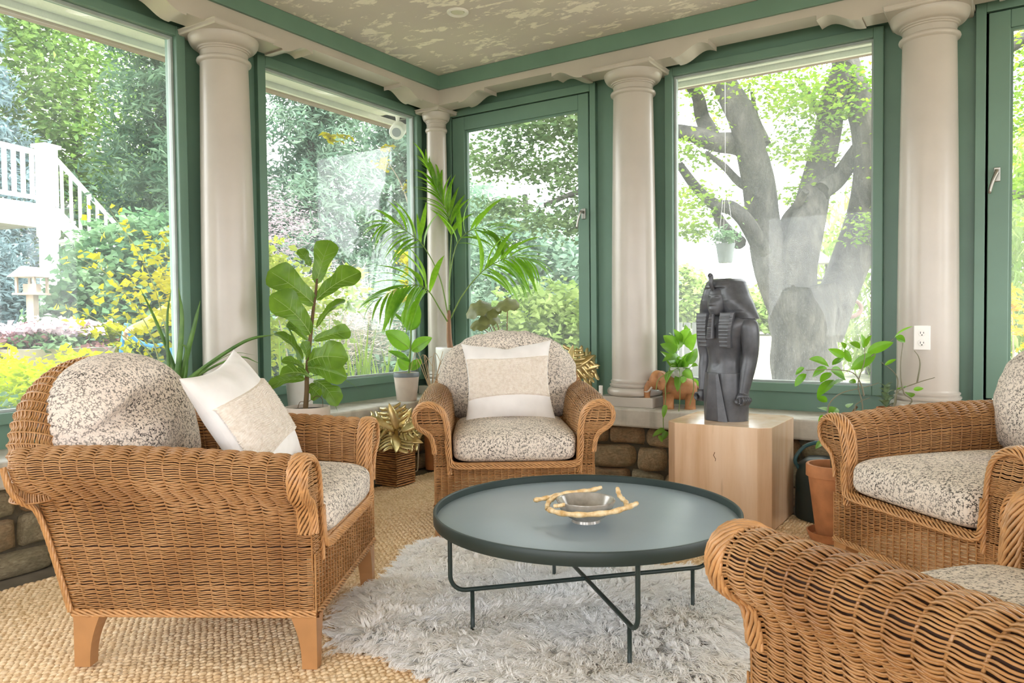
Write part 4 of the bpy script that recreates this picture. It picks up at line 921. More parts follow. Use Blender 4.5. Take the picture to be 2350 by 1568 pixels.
M_RUB = veined('rubber_leaf', srgb(80, 128, 46), srgb(120, 170, 62), .28, .4, srgb(150, 205, 50))
M_PALM = veined('palm_leaf', srgb(74, 120, 34), srgb(128, 168, 56), .34, .45, srgb(160, 215, 50))
M_ALOE = veined('aloe_leaf', srgb(66, 104, 48), srgb(112, 150, 72), .4, .15, srgb(130, 170, 60))
M_LEM = veined('lemon_leaf', srgb(72, 128, 30), srgb(112, 168, 46), .34, .45, srgb(150, 210, 40))
M_POTH = veined('pothos_leaf', srgb(70, 118, 44), srgb(130, 176, 70), .36, .4, srgb(150, 205, 60))
M_BEG = veined('begonia_leaf', srgb(92, 98, 62), srgb(138, 142, 96), .45, .3, srgb(150, 150, 80))
M_WPOT = plain('white_glazed_pot', srgb(232, 230, 226), .35, var=.02)
M_TERRA = plain('terracotta', srgb(186, 124, 78), .75, var=.12, scale=14, bump=.15)
M_PALEPOT = plain('pale_clay_pot', srgb(214, 200, 186), .7, var=.06, scale=10)
M_VEIN = plain('pale_vein', srgb(160, 188, 100), .4)
# fiddle leaf fig
fg = empty('fiddle_leaf_fig', (0, 0, 0), label='fiddle leaf fig with broad glossy leaves behind the left armchair', cat='plant')
pot(fg, (-3.098, 2.738, 0), .10, .118, .545, M_PALEPOT, soil=.018)
MB().tube(catmull(FIG_TRUNK, 30), np.linspace(.014, .006, 30), 10).build('trunk', M_STEM, fg, smooth=True)
for i, (b, t, w) in enumerate(FIG):
    w *= 1.2
    sd = i; dr = .10 if i < 4 else .14
    lf = leaf_mesh(b, t, w, 'fiddle', dr, .22, 16, 8, .06, seed=i+3, curl=(.0 if i < 10 else .10)); add_veins(lf, lf.build('leaf', M_FIG, fg, smooth=True), M_VEIN)
    tr = np.array(FIG_TRUNK); j = np.argmin(np.abs(tr[:, 2]-b[2]))
MB().tube(catmull([(-3.13, 2.70, .535), (-3.12, 2.71, .57), (-3.09, 2.735, .57), (-3.05, 2.76, .60), (-3.02, 2.77, .585), (-3.02, 2.775, .54)], 24), .0016, 6).build('root', M_STEM, fg, smooth=True)
# strap-leaved plant in the white pot on the sill
sp = empty('strap_leaf_plant', (0, 0, 0), label='arching strap leaves in a white pot on the sill behind the fig', cat='plant')
pot(sp, (-3.43, 2.98, ZS), .066, .080, .20, M_WPOT, soil=.02)
for i, (b, t, w) in enumerate(STRAP):
    b2 = (-3.43+.02*math.sin(i*2), 2.98+.02*math.cos(i*2), .64); mid = tuple((np.array(b2)+np.array(t))/2+np.array([0, 0, .03]))
    leaf_mesh(b2, t, w, 'strap', .16, .3, 18, 4, seed=i, up=(0, 0, 1) if i != 1 else None).build('leaf', M_ALOE, sp, smooth=True)
# rubber plant
rp = empty('rubber_plant', (0, 0, 0), label='small rubber plant in a cream pot with a grey rim on the sill', cat='plant')
po = pot(rp, (-3.345, 3.812, ZS), .066, .084, .185, M_PALEPOT, soil=.02)
MB().lathe([(.0825, .158), (.0865, .160), (.0865, .182), (.084, .187), (.078, .187), (.078, .165)], 44, (-3.345, 3.812, ZS), caps=False).build('grey_rim', plain('blue_grey_glaze', srgb(112, 122, 128), .4), po, smooth=True, sharp=40)
MB().tube(catmull([(-3.335, 3.82, .62), (-3.325, 3.828, .748), (-3.321, 3.835, .865), (-3.319, 3.839, .937), (-3.305, 3.851, 1.01)], 20), np.linspace(.007, .004, 20), 8).build('stem', M_GSTEM, rp, smooth=True)
for i, (b, t, w) in enumerate(RUBBER):
    lf = leaf_mesh(b, t, w, 'oval', .06, .18, 14, 6, seed=i); add_veins(lf, lf.build('leaf', M_RUB, rp, smooth=True), M_VEIN, 0)
# aloe
al = empty('aloe_plant', (0, 0, 0), label='aloe with long pointed leaves on the sill behind the left armchair', cat='plant')
pot(al, (-3.40, 2.17, ZS), .08, .10, .17, M_TERRA, rim=.008, rimh=.03, soil=.03)
for i, (b, t, w) in enumerate(ALOE):
    b2 = (-3.40+.03*math.sin(i*1.9), 2.17+.03*math.cos(i*1.9), .60); P = catmull([b2, tuple((np.array(b2)*.45+np.array(b)*.55)+np.array([0, 0, .02])), tuple((np.array(b)+np.array(t))/2+np.array([0, 0, .03 if i > 4 else 0])), t], 26)
    MB().tube(P, np.interp(np.linspace(0, 1, 26), [0, .3, .8, 1], [w*.75, w*.55, w*.28, w*.04]), 8, flat=.5).build('leaf', M_ALOE, al, smooth=True)
# palm in the corner
pm = empty('kentia_palm', (0, 0, 0), label='tall palm with feathery fronds in a white pot in the corner', cat='plant')
pot(pm, (-3.215, 4.165, ZS), .105, .128, .345, M_WPOT, soil=.03)
MB().tube(catmull([(-3.235, 4.155, .77), (-3.244, 4.15, .86), (-3.246, 4.15, .98), (-3.25, 4.155, 1.06)], 16), np.linspace(.022, .012, 16), 10).build('trunk', plain('palm_trunk', srgb(150, 112, 84), .7, bump=.4, bscale=80), pm, smooth=True)
def leaflet_unit():
    return leaf_mesh((0, 0, 0), (0, 1, 0), .125, 'lance', .07, .25, 9, 2, up=(0, 0, 1), curl=.22).mesh('leaflet', True)
_LF = leaflet_unit(); _LF.materials.append(M_PALM)
def frond(path, n, lmax, parent, seed=0, first=.28, drop=.35, toward=(.58, -.78, .25), amin=24, amax=66):
    C = catmull(path, 60); r = random.Random(seed)
    st = MB().tube(C, np.linspace(.0055, .0012, 60), 6).build('frond', M_GSTEM, parent, smooth=True)
    T = np.gradient(C, axis=0); T /= np.linalg.norm(T, axis=1, keepdims=True)
    for k in range(n):
        f = first+(1-first)*k/(n-1); i = min(59, int(f*59)); t = T[i]; u = np.array(toward, float)+np.array([r.uniform(-.3, .3), r.uniform(-.3, .3), r.uniform(-.2, .2)]); sd = np.cross(t, u); sd /= np.linalg.norm(sd)+1e-9
        for s_ in ((1, -1) if k < n-1 else (0,)):
            a = math.radians(amax-(amax-amin)*f+r.uniform(-8, 8)) if s_ else 0; nrm = np.cross(sd, t)
            d = t*math.cos(a)+sd*s_*math.sin(a)+nrm*r.uniform(-.25, .25)+np.array([0, 0, -drop*r.uniform(.6, 1.2)]); d /= np.linalg.norm(d)
            L = lmax*(.60+.40*math.sin(PI*min(1, f*.75+.15)))*r.uniform(.85, 1.1)*(1.0 if f < .85 else .8)
            z = np.array([.25, -.3, 1.0])+np.array([r.uniform(-.3, .3), r.uniform(-.3, .3), 0]); z = z-d*(z@d); z /= np.linalg.norm(z); x = np.cross(d, z)
            M = Matrix(((x[0], d[0], z[0], C[i][0]), (x[1], d[1], z[1], C[i][1]), (x[2], d[2], z[2], C[i][2]), (0, 0, 0, 1)))
            o = link('leaflet', _LF, None, st); o.matrix_basis = M @ Matrix.Diagonal((L, L, L, 1))
frond(FROND_F1, 20, .25, pm, 1, .34, .08, amin=6, amax=52); frond(FROND_F2, 15, .28, pm, 2, .42, .42); frond(FROND_F3, 16, .33, pm, 3, .42, .50); frond(FROND_F4, 15, .34, pm, 4, .40, .55); frond(FROND_F5, 13, .30, pm, 5, .42, .25)
# begonia between chair and casement
bg = empty('begonia_plant', (0, 0, 0), label='olive leaved begonia on thin stalks above the corner armchair', cat='plant')
pot(bg, (-2.80, 4.20, ZS), .07, .085, .16, M_TERRA, rim=.006, rimh=.03)
for i, (b, t, w, st) in enumerate((((-2.99, 4.05, 1.03), (-2.885, 4.11, 1.075), .15, 0), ((-2.90, 4.06, .985), (-2.825, 4.13, .99), .12, 0), ((-2.87, 4.09, 1.01), (-2.81, 4.13, 1.055), .10, 0), ((-2.80, 4.12, 1.075), (-2.70, 4.17, 1.082), .125, 1), ((-2.98, 4.08, .96), (-2.89, 4.10, .95), .12, 0))):
    c_ = (np.array(b)+np.array(t))/2; b, t, w = tuple(c_+(np.array(b)-c_)*1.4), tuple(c_+(np.array(t)-c_)*1.4), w*1.35
    leaf_mesh(b, t, w, 'round', .18, -.15, 12, 6, .05, up=(.2, -.5, .85), seed=i).build('leaf', M_BEG, bg, smooth=True)
    m = tuple((np.array(b)+np.array(t))/2); MB().tube(catmull([(-2.80+.01*i-.02, 4.20, .60), tuple(np.array(m)*.5+np.array((-2.80, 4.20, .76))*.5), m], 14), .0032, 6).build('stalk', plain('reddish_stalk', srgb(126, 92, 70), .5), bg, smooth=True)
# lemon tree
lt = empty('lemon_tree', (0, 0, 0), label='young lemon tree in a terracotta pot behind the right armchair', cat='plant')
pot(lt, (-.640, 3.575, .012), .072, .105, .325, M_TERRA, rim=.010, rimh=.055, wall=.014, soil=.05)
MB().lathe([(.001, 0), (.098, 0), (.112, .038), (.106, .038), (.094, .010), (.001, .010)], 40, (-.640, 3.575, .0), caps=False).build('saucer', M_TERRA, lt, smooth=True, sharp=40)
MB().tube(catmull([(-.640, 3.575, .28), (-.64, 3.55, .40), (-.60, 3.56, .50), (-.545, 3.58, .60)], 20), np.linspace(.009, .005, 20), 8).build('trunk', M_STEM, lt, smooth=True)
M_TWIG = plain('grey_twig', srgb(120, 116, 92), .6)
for i, tw in enumerate(LEMON_TWIGS):
    p = [(-.60+.01*i, 3.57, .47)]+tw if i in (1, 2, 3, 6, 8) else tw
    MB().tube(catmull(p, 26), np.linspace(.0038, .0014, 26), 6).build('branch', M_TWIG, lt, smooth=True)
plant_leaves([(b_, t_, w_*1.25) for b_, t_, w_ in LEMON], lt, M_LEM, shape='oval', droop=.07, fold=.16, n=10)
# small succulent on the sill
sc_ = empty('jade_plant', (0, 0, 0), label='small grey green succulent on the sill by the right column', cat='plant')
pot(sc_, (-.505, 4.20, ZS), .035, .045, .075, M_TERRA)
# pothos in the elephant planter
el = empty('elephant_planter', (-1.615, 4.255, ZS), math.radians(200), label='brown clay elephant planter on the sill left of the statue', cat='planter')
def elephant(root):
    k = NT('brown_clay'); v = k.coord(); k.base(k.ramp(k.noise(v, 12, 5, .6), [(.3, srgb(138, 92, 56)), (.6, srgb(178, 124, 78)), (.8, srgb(196, 150, 106))]), .6); k.bump(k.noise(v, 45, 5, .6), .4, .006); m = k.m
    K = catmull(np.array([(-.105, .03, .03, .10), (-.095, .058, .052, .105), (-.05, .075, .066, .115), (.01, .078, .070, .12), (.06, .066, .062, .125), (.09, .042, .048, .13), (.10, .015, .02, .13)]), 30)
    R = []
    for x, a, b, z in K: t = np.linspace(0, 2*PI, 28, endpoint=False); R.append(np.stack([np.full(28, x), a*np.cos(t), z+b*np.sin(t)], 1))
    MB().loft(R).build('body', m, root, smooth=True)
    H = MB(); R = []
    for x, a, z in catmull(np.array([(.075, .02, .16), (.09, .046, .162), (.125, .054, .165), (.155, .046, .160), (.175, .024, .145)]), 18): t = np.linspace(0, 2*PI, 22, endpoint=False); R.append(np.stack([np.full(22, x), a*np.cos(t), z+a*1.08*np.sin(t)], 1))
    H.loft(R); hd = H.build('head', m, root, smooth=True)
    MB().tube(catmull([(.160, 0, .150), (.182, 0, .115), (.186, 0, .07), (.182, 0, .03), (.198, 0, .012)], 24), np.linspace(.026, .010, 24), 12).build('trunk', m, hd, smooth=True)
    for s_ in (-1, 1):
        e = MB(); pts = catmull([(.12, s_*.045, .205), (.098, s_*.075, .215), (.075, s_*.098, .185), (.080, s_*.098, .135), (.105, s_*.075, .11), (.125, s_*.05, .135)], 24, True); c = pts.mean(0)
        e.loft([c+(pts-c)*q+np.array([.012*(1-q), s_*.004*(1-q), 0]) for q in (.05, .5, .9, 1.0)]+[c+(pts-c)*q+np.array([-.006, 0, 0]) for q in (.98, .05)]); e.build('ear', m, hd, smooth=True)
        MB().tube(catmull([(.155, s_*.03, .125), (.178, s_*.036, .100), (.200, s_*.036, .098)], 10), np.linspace(.007, .003, 10), 8).build('tusk', M_WHITE, hd, smooth=True)
        for x in (-.065, .060): MB().tube([(x, s_*.042, .09), (x, s_*.044, .05), (x, s_*.044, .012), (x, s_*.044, 0)], [.036, .030, .030, .033], 16).build('leg', m, root, smooth=True)
    MB().tube(catmull([(-.10, 0, .13), (-.125, .004, .10), (-.122, .006, .05)], 10), np.linspace(.008, .004, 10), 8).build('tail', m, root, smooth=True)
    MB().lathe([(.046, .165), (.052, .20), (.056, .245), (.052, .245), (.046, .205)], 28, (-.005, 0, 0), caps=False).build('vase', plain('pale_grey_glaze', srgb(206, 208, 200), .3), root, smooth=True)
elephant(el)
ph = empty('pothos_plant', (0, 0, 0), label='trailing pothos growing out of the elephant planter', cat='plant')
plant_leaves(POTHOS, ph, M_POTH, shape='heart', droop=.10, fold=.22, n=10); plant_leaves(HANG, ph, M_POTH, shape='heart', droop=.08, fold=.2, n=8)
for vv in POTHOS_VINES: MB().tube(catmull([(-1.61, 4.25, .70)]+vv, 24), .0022, 6).build('vine', M_GSTEM, ph, smooth=True)
for i in range(9): leaf_mesh((-1.61+.012*math.sin(i*2.4), 4.24+.012*math.cos(i*2.4), .70), (-1.61+.10*math.sin(i*2.4+.3), 4.235+.075*math.cos(i*2.4+.3)-.02, .76+.012*(i % 4)), .062, 'heart', .1, .2, 10, 4, seed=i+50).build('leaf', M_POTH, ph, smooth=True)
# succulent leaves
for i in range(14):
    a = i*2.4; z = ZS+.075+.008*i; rr = .055-.0018*i
    leaf_mesh((-.505, 4.20, z-.01), (-.505+rr*math.cos(a), 4.20+rr*math.sin(a), z+.022), .03, 'round', .15, .25, 8, 4, up=(0, 0, 1), seed=i).build('leaf', plain('grey_succulent', srgb(128, 150, 112), .5) if i == 0 else bpy.data.materials['grey_succulent'], sc_, smooth=True)

# ================================================================ GOLD LEAF ORNAMENTS, BOX, SMALL THINGS
k_ = NT('brushed_gold'); v_ = k_.coord(); k_.base(k_.ramp(k_.noise(v_, 18, 3), [(.3, srgb(196, 170, 108)), (.7, srgb(232, 214, 164))]), .32, .85, .5); M_GOLD = k_.m
def monstera(parent, M, L, seed):
    """one cut leaf: midrib with curved fingers"""
    r = random.Random(seed); n = 5; m = MB()
    def P(x, y): return (x, y, .10*L*math.sin(y/L*2.6)-.20*abs(x)**1.6/L**.6+.012*math.sin(x*40+seed))
    core = []
    ys = np.linspace(0, L, 14)
    for y in ys: core.append([P(x, y) for x in np.linspace(-.17*L*math.sin(PI*min(1, y/L*.9+.1)), .17*L*math.sin(PI*min(1, y/L*.9+.1)), 5)])
    m.grid(np.array(core))
    for s_ in (-1, 1):
        for k in range(n):
            f = (k+.4)/n; y0 = L*f*.88+.02*L; reach = L*.52*math.sin(PI*(.18+.72*f))**.8*r.uniform(.9, 1.08); w = L*.135*r.uniform(.85, 1.1)
            S = []
            for q in np.linspace(0, 1, 9):
                x = s_*(.10*L+reach*q*.92); y = y0+reach*(.30*q**1.6)-(.10*L if k == 0 else 0)*q; ww = w*(1-.15*q)*(1 if q < .8 else math.sqrt(max(0, 1-((q-.8)/.2)**2))*.95+.05)
                S.append([P(x, y-ww/2), P(x, y), P(x, y+ww/2)])
            m.grid(np.array(S))
    o = link('leaf', m.mesh('leaf', True), M_GOLD, parent); o.matrix_basis = M
    md = o.modifiers.new('thick', 'SOLIDIFY'); md.thickness = .003
    MB().tube([P(0, y) for y in np.linspace(-.06*L, L*.97, 14)], np.linspace(.004, .0015, 14), 6).build('midrib', M_GOLD, o, smooth=True)
def orient(loc, d, up):
    d = Vector(d).normalized(); u = Vector(up); u = (u-d*u.dot(d)).normalized(); x = d.cross(u)
    return Matrix(((x.x, d.x, u.x, loc[0]), (x.y, d.y, u.y, loc[1]), (x.z, d.z, u.z, loc[2]), (0, 0, 0, 1)))
gl = empty('gold_leaf_bowl', (0, 0, 0), label='gold cut-leaf ornament on the ribbed wooden box', cat='ornament')
GLX, GLY = -3.10, 3.43
for i, (loc, d, up, L) in enumerate((((GLX, GLY, .30), (.30, -.35, -.26), (.50, -.45, .80), .19), ((GLX-.01, GLY, .32), (-.75, -.65, .45), (.2, -.6, .8), .20), ((GLX, GLY+.01, .33), (-.25, -.1, .95), (.5, -.8, .2), .17), ((GLX+.02, GLY+.02, .32), (.75, .55, .35), (.3, -.6, .8), .17), ((GLX+.01, GLY, .29), (.65, .25, -.15), (.4, -.6, .7), .17), ((GLX-.02, GLY-.02, .30), (-.55, -.55, -.05), (.4, -.6, .75), .17), ((GLX, GLY+.03, .33), (.25, .45, .75), (.5, -.7, .3), .15))):
    monstera(gl, orient(loc, d, up), L, i)
MB().tube([(GLX, GLY, .243), (GLX, GLY, .33)], [.02, .012], 10).build('stem', M_GOLD, gl, smooth=True)
g2 = empty('gold_fern_ornament', (0, 0, 0), label='gold leaf ornament showing at the right behind the corner armchair', cat='ornament')
MB().lathe([(.05, 0), (.055, .004), (.02, .012), (.008, .05), (.006, .22), (.001, .225)], 24, (-2.33, 4.10+.10, ZS), caps=False).build('stand', M_GOLD, g2, smooth=True)
for i, (d, L) in enumerate((((.85, .5, .5), .20), ((.9, .5, .12), .21), ((.95, .5, -.25), .19), ((-.8, -.5, .4), .16), ((.2, .1, .95), .17))): monstera(g2, orient((-2.33, 4.19, .665), d, (.3, -.9, .4)), L, 20+i)
dr = empty('dried_frond', (0, 0, 0), label='bundle of dry brown fronds between the rubber plant and palm', cat='plant')
k_ = plain('dry_frond', srgb(190, 160, 124), .6)
for i in range(9):
    a = i*.7; p0 = (-3.20, 3.90, .50); p1 = (-3.20+.10*math.cos(a), 3.90+.10*math.sin(a), .74+.02*(i % 3)); p2 = (-3.20+.17*math.cos(a+.4), 3.90+.12*math.sin(a+.4), .60+.03*(i % 4))
    MB().tube(catmull([p0, p1, p2], 16), np.linspace(.004, .0015, 16), 6, flat=.4).build('stalk', k_, dr, smooth=True)
pot(dr, (-3.20, 3.90, .0), .05, .06, .50, M_TERRA, name='pot')
bx_ = empty('ribbed_box', (-3.115, 3.435, 0), math.radians(0), label='square ribbed wooden box standing under the gold leaves', cat='stand')
k_ = NT('dark_rattan'); k_.base(k_.ramp(k_.noise(k_.coord(scale=(1, 1, 3)), 30, 3), [(.3, srgb(150, 100, 60)), (.7, srgb(214, 164, 108))]), .5); M_RAT = k_.m
MB().box((-.078, -.078, 0), (.078, .078, .238)).build('core', plain('dark_rattan_core', srgb(72, 46, 28), .7), bx_)
rr_ = random.Random(4); ring = None
for i in range(17):
    z = .008+i*.0138; m = MB(); h = .0052; p = [(-.084, -.084), (.084, -.084), (.084, .084), (-.084, .084)]
    for j in range(4): m.tube([(p[j][0], p[j][1], z+rr_.uniform(-.001, .001)), ((p[j][0]+p[(j+1) % 4][0])/2, (p[j][1]+p[(j+1) % 4][1])/2, z+rr_.uniform(-.0015, .0015)), (p[(j+1) % 4][0], p[(j+1) % 4][1], z+rr_.uniform(-.001, .001))], h, 6)
    m.build('slat', M_RAT, bx_, smooth=True)
hk = empty('metal_cane', (0, 0, 0), label='thin white metal rod with a curled foot beside the corner armchair', cat='rod')
MB().tube(catmull([(-3.165, 3.722, .30), (-3.18, 3.73, .15), (-3.195, 3.738, .035), (-3.205, 3.735, .012), (-3.225, 3.722, .012), (-3.228, 3.72, .03)], 30), .0045, 8).build('rod', plain('pale_metal', srgb(206, 200, 186), .4), hk, smooth=True)
MB().tube([(-3.166, 3.722, .298), (-3.163, 3.720, .33)], .007, 8).build('ferrule', M_NICKEL, hk, smooth=True)
sn = empty('door_sensor', (-2.085, 4.17, .52), label='small white plastic sensor at the foot of the middle column', cat='sensor')
MB().box((-.010, -.010, .0), (.010, .010, .062)).build('case', M_WPLASTIC, sn, bevel=.003); MB().lathe([(.004, 0), (.004, .003)], 12, (0, -.012, .012)).build('button', M_DARK, sn)
# dark watering can in the shade behind the pedestal
wc = empty('watering_can', (-.762, 3.925, 0), math.radians(25), label='dark green watering can in the shadow beside the pedestal', cat='watering can')
k_ = plain('dark_green_tin', srgb(26, 44, 44), .4)
MB().lathe([(.001, 0), (.114, 0), (.118, .01), (.116, .20), (.10, .27), (.06, .30), (.001, .302)], 40).build('tank', k_, wc, smooth=True, sharp=50)
MB().tube(catmull([(.09, 0, .10), (.13, 0, .18), (.16, 0, .27), (.18, 0, .33)], 18), np.linspace(.024, .014, 18), 12).build('spout', k_, wc, smooth=True)
MB().tube(catmull([(-.10, 0, .24), (-.12, 0, .29), (-.07, 0, .355), (.02, 0, .37), (.06, 0, .295)], 24), .009, 10).build('handle', plain('teal_tube', srgb(44, 84, 92), .4), wc, smooth=True)
# limbs of the big maple: (path, radius at start, radius at end)
LIMBS = [ ([(-2.06, 9.38, 0.09), (-2.1, 9.63, 0.6), (-2.01, 9.36, 1.02), (-1.99, 9.18, 1.37)], 0.614, 0.494), ([(-2.15, 9.35, 0.97), (-2.32, 9.23, 1.54), (-2.48, 9.46, 2.09), (-2.51, 9.36, 2.56), (-2.52, 9.01, 2.92), (-2.6, 8.87, 3.31), (-2.86, 9.02, 3.79), (-3.02, 9.2, 4.24)], 0.229, 0.125), ([(-2.54, 9.17, 2.9), (-2.71, 9.06, 3.06), (-2.85, 8.68, 3.03), (-3.11, 8.66, 3.14), (-3.43, 8.81, 3.26)], 0.140, 0.078), ([(-2.93, 8.92, 3.08), (-3.13, 9.05, 3.43), (-3.08, 8.75, 3.61), (-3.11, 8.53, 3.71)], 0.104, 0.052), ([(-2.09, 9.4, 1.13), (-2.03, 9.19, 1.63), (-2.0, 9.55, 2.22), (-1.94, 9.86, 2.78), (-1.81, 9.77, 3.22), (-1.7, 9.51, 3.56), (-1.62, 9.58, 3.91)], 0.229, 0.114), ([(-1.88, 9.59, 2.47), (-1.71, 9.96, 2.72), (-1.5, 9.76, 2.92), (-1.39, 9.63, 3.14)], 0.125, 0.073), ([(-1.87, 9.53, 0.76), (-1.76, 9.58, 1.07), (-1.63, 9.99, 1.6), (-1.45, 10.05, 2.18), (-1.34, 9.77, 2.7), (-1.37, 9.67, 3.24), (-1.59, 9.85, 3.83), (-1.73, 10.05, 4.27)], 0.244, 0.146), ([(-2.38, 9.23, 1.65), (-2.51, 8.9, 2.04), (-2.69, 8.83, 2.25), (-2.96, 9.01, 2.35), (-3.19, 9.03, 2.58), (-3.28, 8.7, 2.81)], 0.104, 0.047), ([(-2.66, 9.05, 1.86), (-2.91, 9.18, 2.1), (-2.98, 9.05, 2.3)], 0.083, 0.047), ([(-2.07, 9.43, 1.65), (-2.28, 9.56, 2.09), (-2.08, 9.36, 2.31), (-1.96, 9.24, 2.44)], 0.073, 0.042), ([(-2.47, 9.2, 2.48), (-2.73, 9.29, 2.62), (-2.82, 8.89, 2.78), (-2.93, 8.62, 2.9)], 0.062, 0.026), ([(-2.41, 9.26, 3.05), (-2.58, 9.44, 3.43), (-2.61, 9.34, 3.72)], 0.047, 0.021), ([(-1.78, 9.68, 3.2), (-1.98, 9.84, 3.58), (-2.15, 9.65, 3.88)], 0.062, 0.026), ([(-1.41, 9.9, 2.57), (-1.22, 10.31, 2.82), (-0.95, 10.41, 2.96)], 0.114, 0.062), ([(-2.94, 8.94, 3.79), (-3.08, 8.6, 3.93), (-3.48, 8.38, 4.04), (-4.03, 8.38, 4.31), (-4.54, 8.2, 4.15), (-4.86, 7.71, 3.87)], 0.125, 0.042), ([(-2.85, 8.98, 3.21), (-3.27, 8.68, 2.7), (-3.65, 8.14, 2.56), (-4.21, 7.91, 2.48), (-4.71, 7.94, 2.38)], 0.073, 0.026), ([(-1.37, 9.95, 3.04), (-1.02, 10.18, 3.45), (-0.49, 10.26, 3.73), (0.06, 10.77, 4.17), (0.46, 11.41, 4.49)], 0.135, 0.062), ([(-1.36, 9.93, 2.36), (-0.73, 10.6, 2.49), (-0.06, 10.69, 2.39), (0.45, 10.82, 2.46)], 0.094, 0.042),
]

# ================================================================ OUTDOORS
GZ = -.22
M_LAWN = plain('greyed_lawn', srgb(150, 146, 122), .95, var=.25, scale=3, bump=.5, bscale=60, bdist=.03)  # lawn colour greyed to keep green bounced light out of the room
o = MB().box((-90, -40, GZ-.2), (60, 120, GZ)).build('ground', M_LAWN); tag(o, 'garden lawn, greyed against green bounce light', None, None, 'structure')
# eaves
M_SOFF = plain('white_soffit', srgb(228, 228, 222), .6, var=.03)
M_GUT = plain('brown_gutter', srgb(150, 128, 116), .5, var=.08)
e = empty('eaves', label='white soffit boards and brown gutter of the roof edge', kind='structure')
SXo, SYo, SZ = -4.20, 5.06, 2.625
def soffit(a0, a1, axis, base, out):
    n = 3; w = (out-base)/n
    for k in range(n):
        b0, b1 = base+w*k, base+w*(k+1)*1.0-.008*np.sign(w)
        lo, hi = sorted((b0, b1))
        m = MB(); (m.box((lo, a0, SZ), (hi, a1, SZ+.02)) if axis == 'x' else m.box((a0, lo, SZ), (a1, hi, SZ+.02))); m.build('soffit_board', M_SOFF, e)
soffit(Y0, SYo, 'x', XL-.08, SXo); soffit(SXo, X1+.5, 'y', YR+.08, SYo)
MB().box((SXo-.03, Y0, SZ-.035), (SXo, SYo+.03, SZ+.12)).build('fascia', M_SOFF, e); MB().box((SXo-.03, SYo, SZ-.035), (X1+.5, SYo+.03, SZ+.12)).build('fascia', M_SOFF, e)
MB().box((XL-.1, Y0, SZ), (XL-.05, SYo, SZ+.25)).build('wall_head', M_SOFF, e)
def gutter(p0, p1, out):
    P0, P1 = np.array(p0), np.array(p1); a = np.linspace(PI, 2*PI, 9); o_ = np.array(out)
    prof = [(.055+.055*math.cos(t), .065*math.sin(t)) for t in a]+[(.104, .004), (.055-.049, .004)]
    R = [[P+o_*x+np.array([0, 0, z]) for x, z in prof] for P in (P0, P1)]; MB().loft(R).build('gutter', M_GUT, e, smooth=True, sharp=50)
gutter((SXo-.03, Y0, SZ+.035), (SXo-.03, SYo+.13, SZ+.035), (-1, 0, 0)); gutter((SXo-.13, SYo+.03, SZ+.035), (X1+.5, SYo+.03, SZ+.035), (0, 1, 0))
MB().box((SXo-.6, Y0, SZ+.14), (X1+.6, SYo+.5, SZ+.2)).build('roof_deck', M_GUT, e)
for y in (1.3, 2.1, 2.95, 3.75, 4.4):
    m = MB(); m.loft([[(XL-.09, y-.04, SZ-h), (XL-.09-w, y-.04, SZ-h), (XL-.09-w, y+.04, SZ-h), (XL-.09, y+.04, SZ-h)] for w, h in ((.12, .10), (.30, .055), (.42, .012), (.44, 0))]); m.build('bracket', M_SOFF, e, bevel=.004)
sc2 = empty('security_camera', (-3.93, 4.42, SZ), label='white security camera hanging under the eaves', cat='camera')
MB().tube([(0, 0, 0), (0, 0, -.10)], [.03, .012], 12).build('mount', M_WPLASTIC, sc2, smooth=True)
_d = np.array([.45, -.75, -.45]); _d /= np.linalg.norm(_d); _c = np.array([0, 0, -.17])
MB().tube([_c-_d*.075, _c-_d*.06, _c+_d*.055, _c+_d*.062], [.02, .058, .058, .052], 24).build('housing', M_WPLASTIC, sc2, smooth=True, sharp=40)
MB().tube([_c+_d*.058, _c+_d*.066], [.036, .034], 20).build('lens', plain('camera_lens', srgb(150, 156, 160), .2), sc2, smooth=True, sharp=40)

# foliage makers
def leaf_quads(C, size, r, flat=.35, droop=0.0, aspect=.55):
    n = len(C); d = r.normal(0, 1, (n, 3)); d[:, 2] = d[:, 2]*flat-droop; d /= np.linalg.norm(d, axis=1, keepdims=True)
    u = r.normal(0, 1, (n, 3)); u[:, 2] += .9; s_ = np.cross(d, u); s_ /= np.linalg.norm(s_, axis=1, keepdims=True)+1e-9; nn = np.cross(s_, d)
    L = size*r.uniform(.65, 1.3, (n, 1)); w = L*aspect
    A, B = C-d*L/2, C+d*L/2; E, F = C+s_*w/2+nn*w*.18-d*L*.08, C-s_*w/2+nn*w*.18-d*L*.08
    V = np.stack([A, E, B, F], 1).reshape(-1, 3); return V, np.arange(4*n).reshape(-1, 4)
def cloud_points(blobs, n, r, cl=14, spread=.22, shell=.45):
    vol = np.array([b[1][0]*b[1][1]*b[1][2] for b in blobs])**.66; cnt = np.maximum(1, (n/cl*vol/vol.sum()).astype(int)); out = []
    for (c, rad), k in zip(blobs, cnt):
        d = r.normal(0, 1, (k, 3)); d /= np.linalg.norm(d, axis=1, keepdims=True); q = (shell+(1-shell)*r.random((k, 1)))**.6
        P = np.array(c)+d*q*np.array(rad); P = (P[:, None]+r.normal(0, 1, (k, cl, 3))*np.array(rad)*spread*np.array([1, 1, .55])).reshape(-1, 3); out.append(P)
    P = np.concatenate(out); return P[P[:, 2] > GZ+.02]
def foliage(parent, mat, blobs, n, size, seed, name='foliage', **kw):
    r = np.random.default_rng(seed); ck = {k: kw.pop(k) for k in ('cl', 'spread', 'shell') if k in kw}
    V, q = leaf_quads(cloud_points(blobs, n, r, **ck), size, r, **kw)
    o = link(name, np_mesh(name, V, q, None, None, False), mat, parent); o['kind'] = 'stuff'; return o
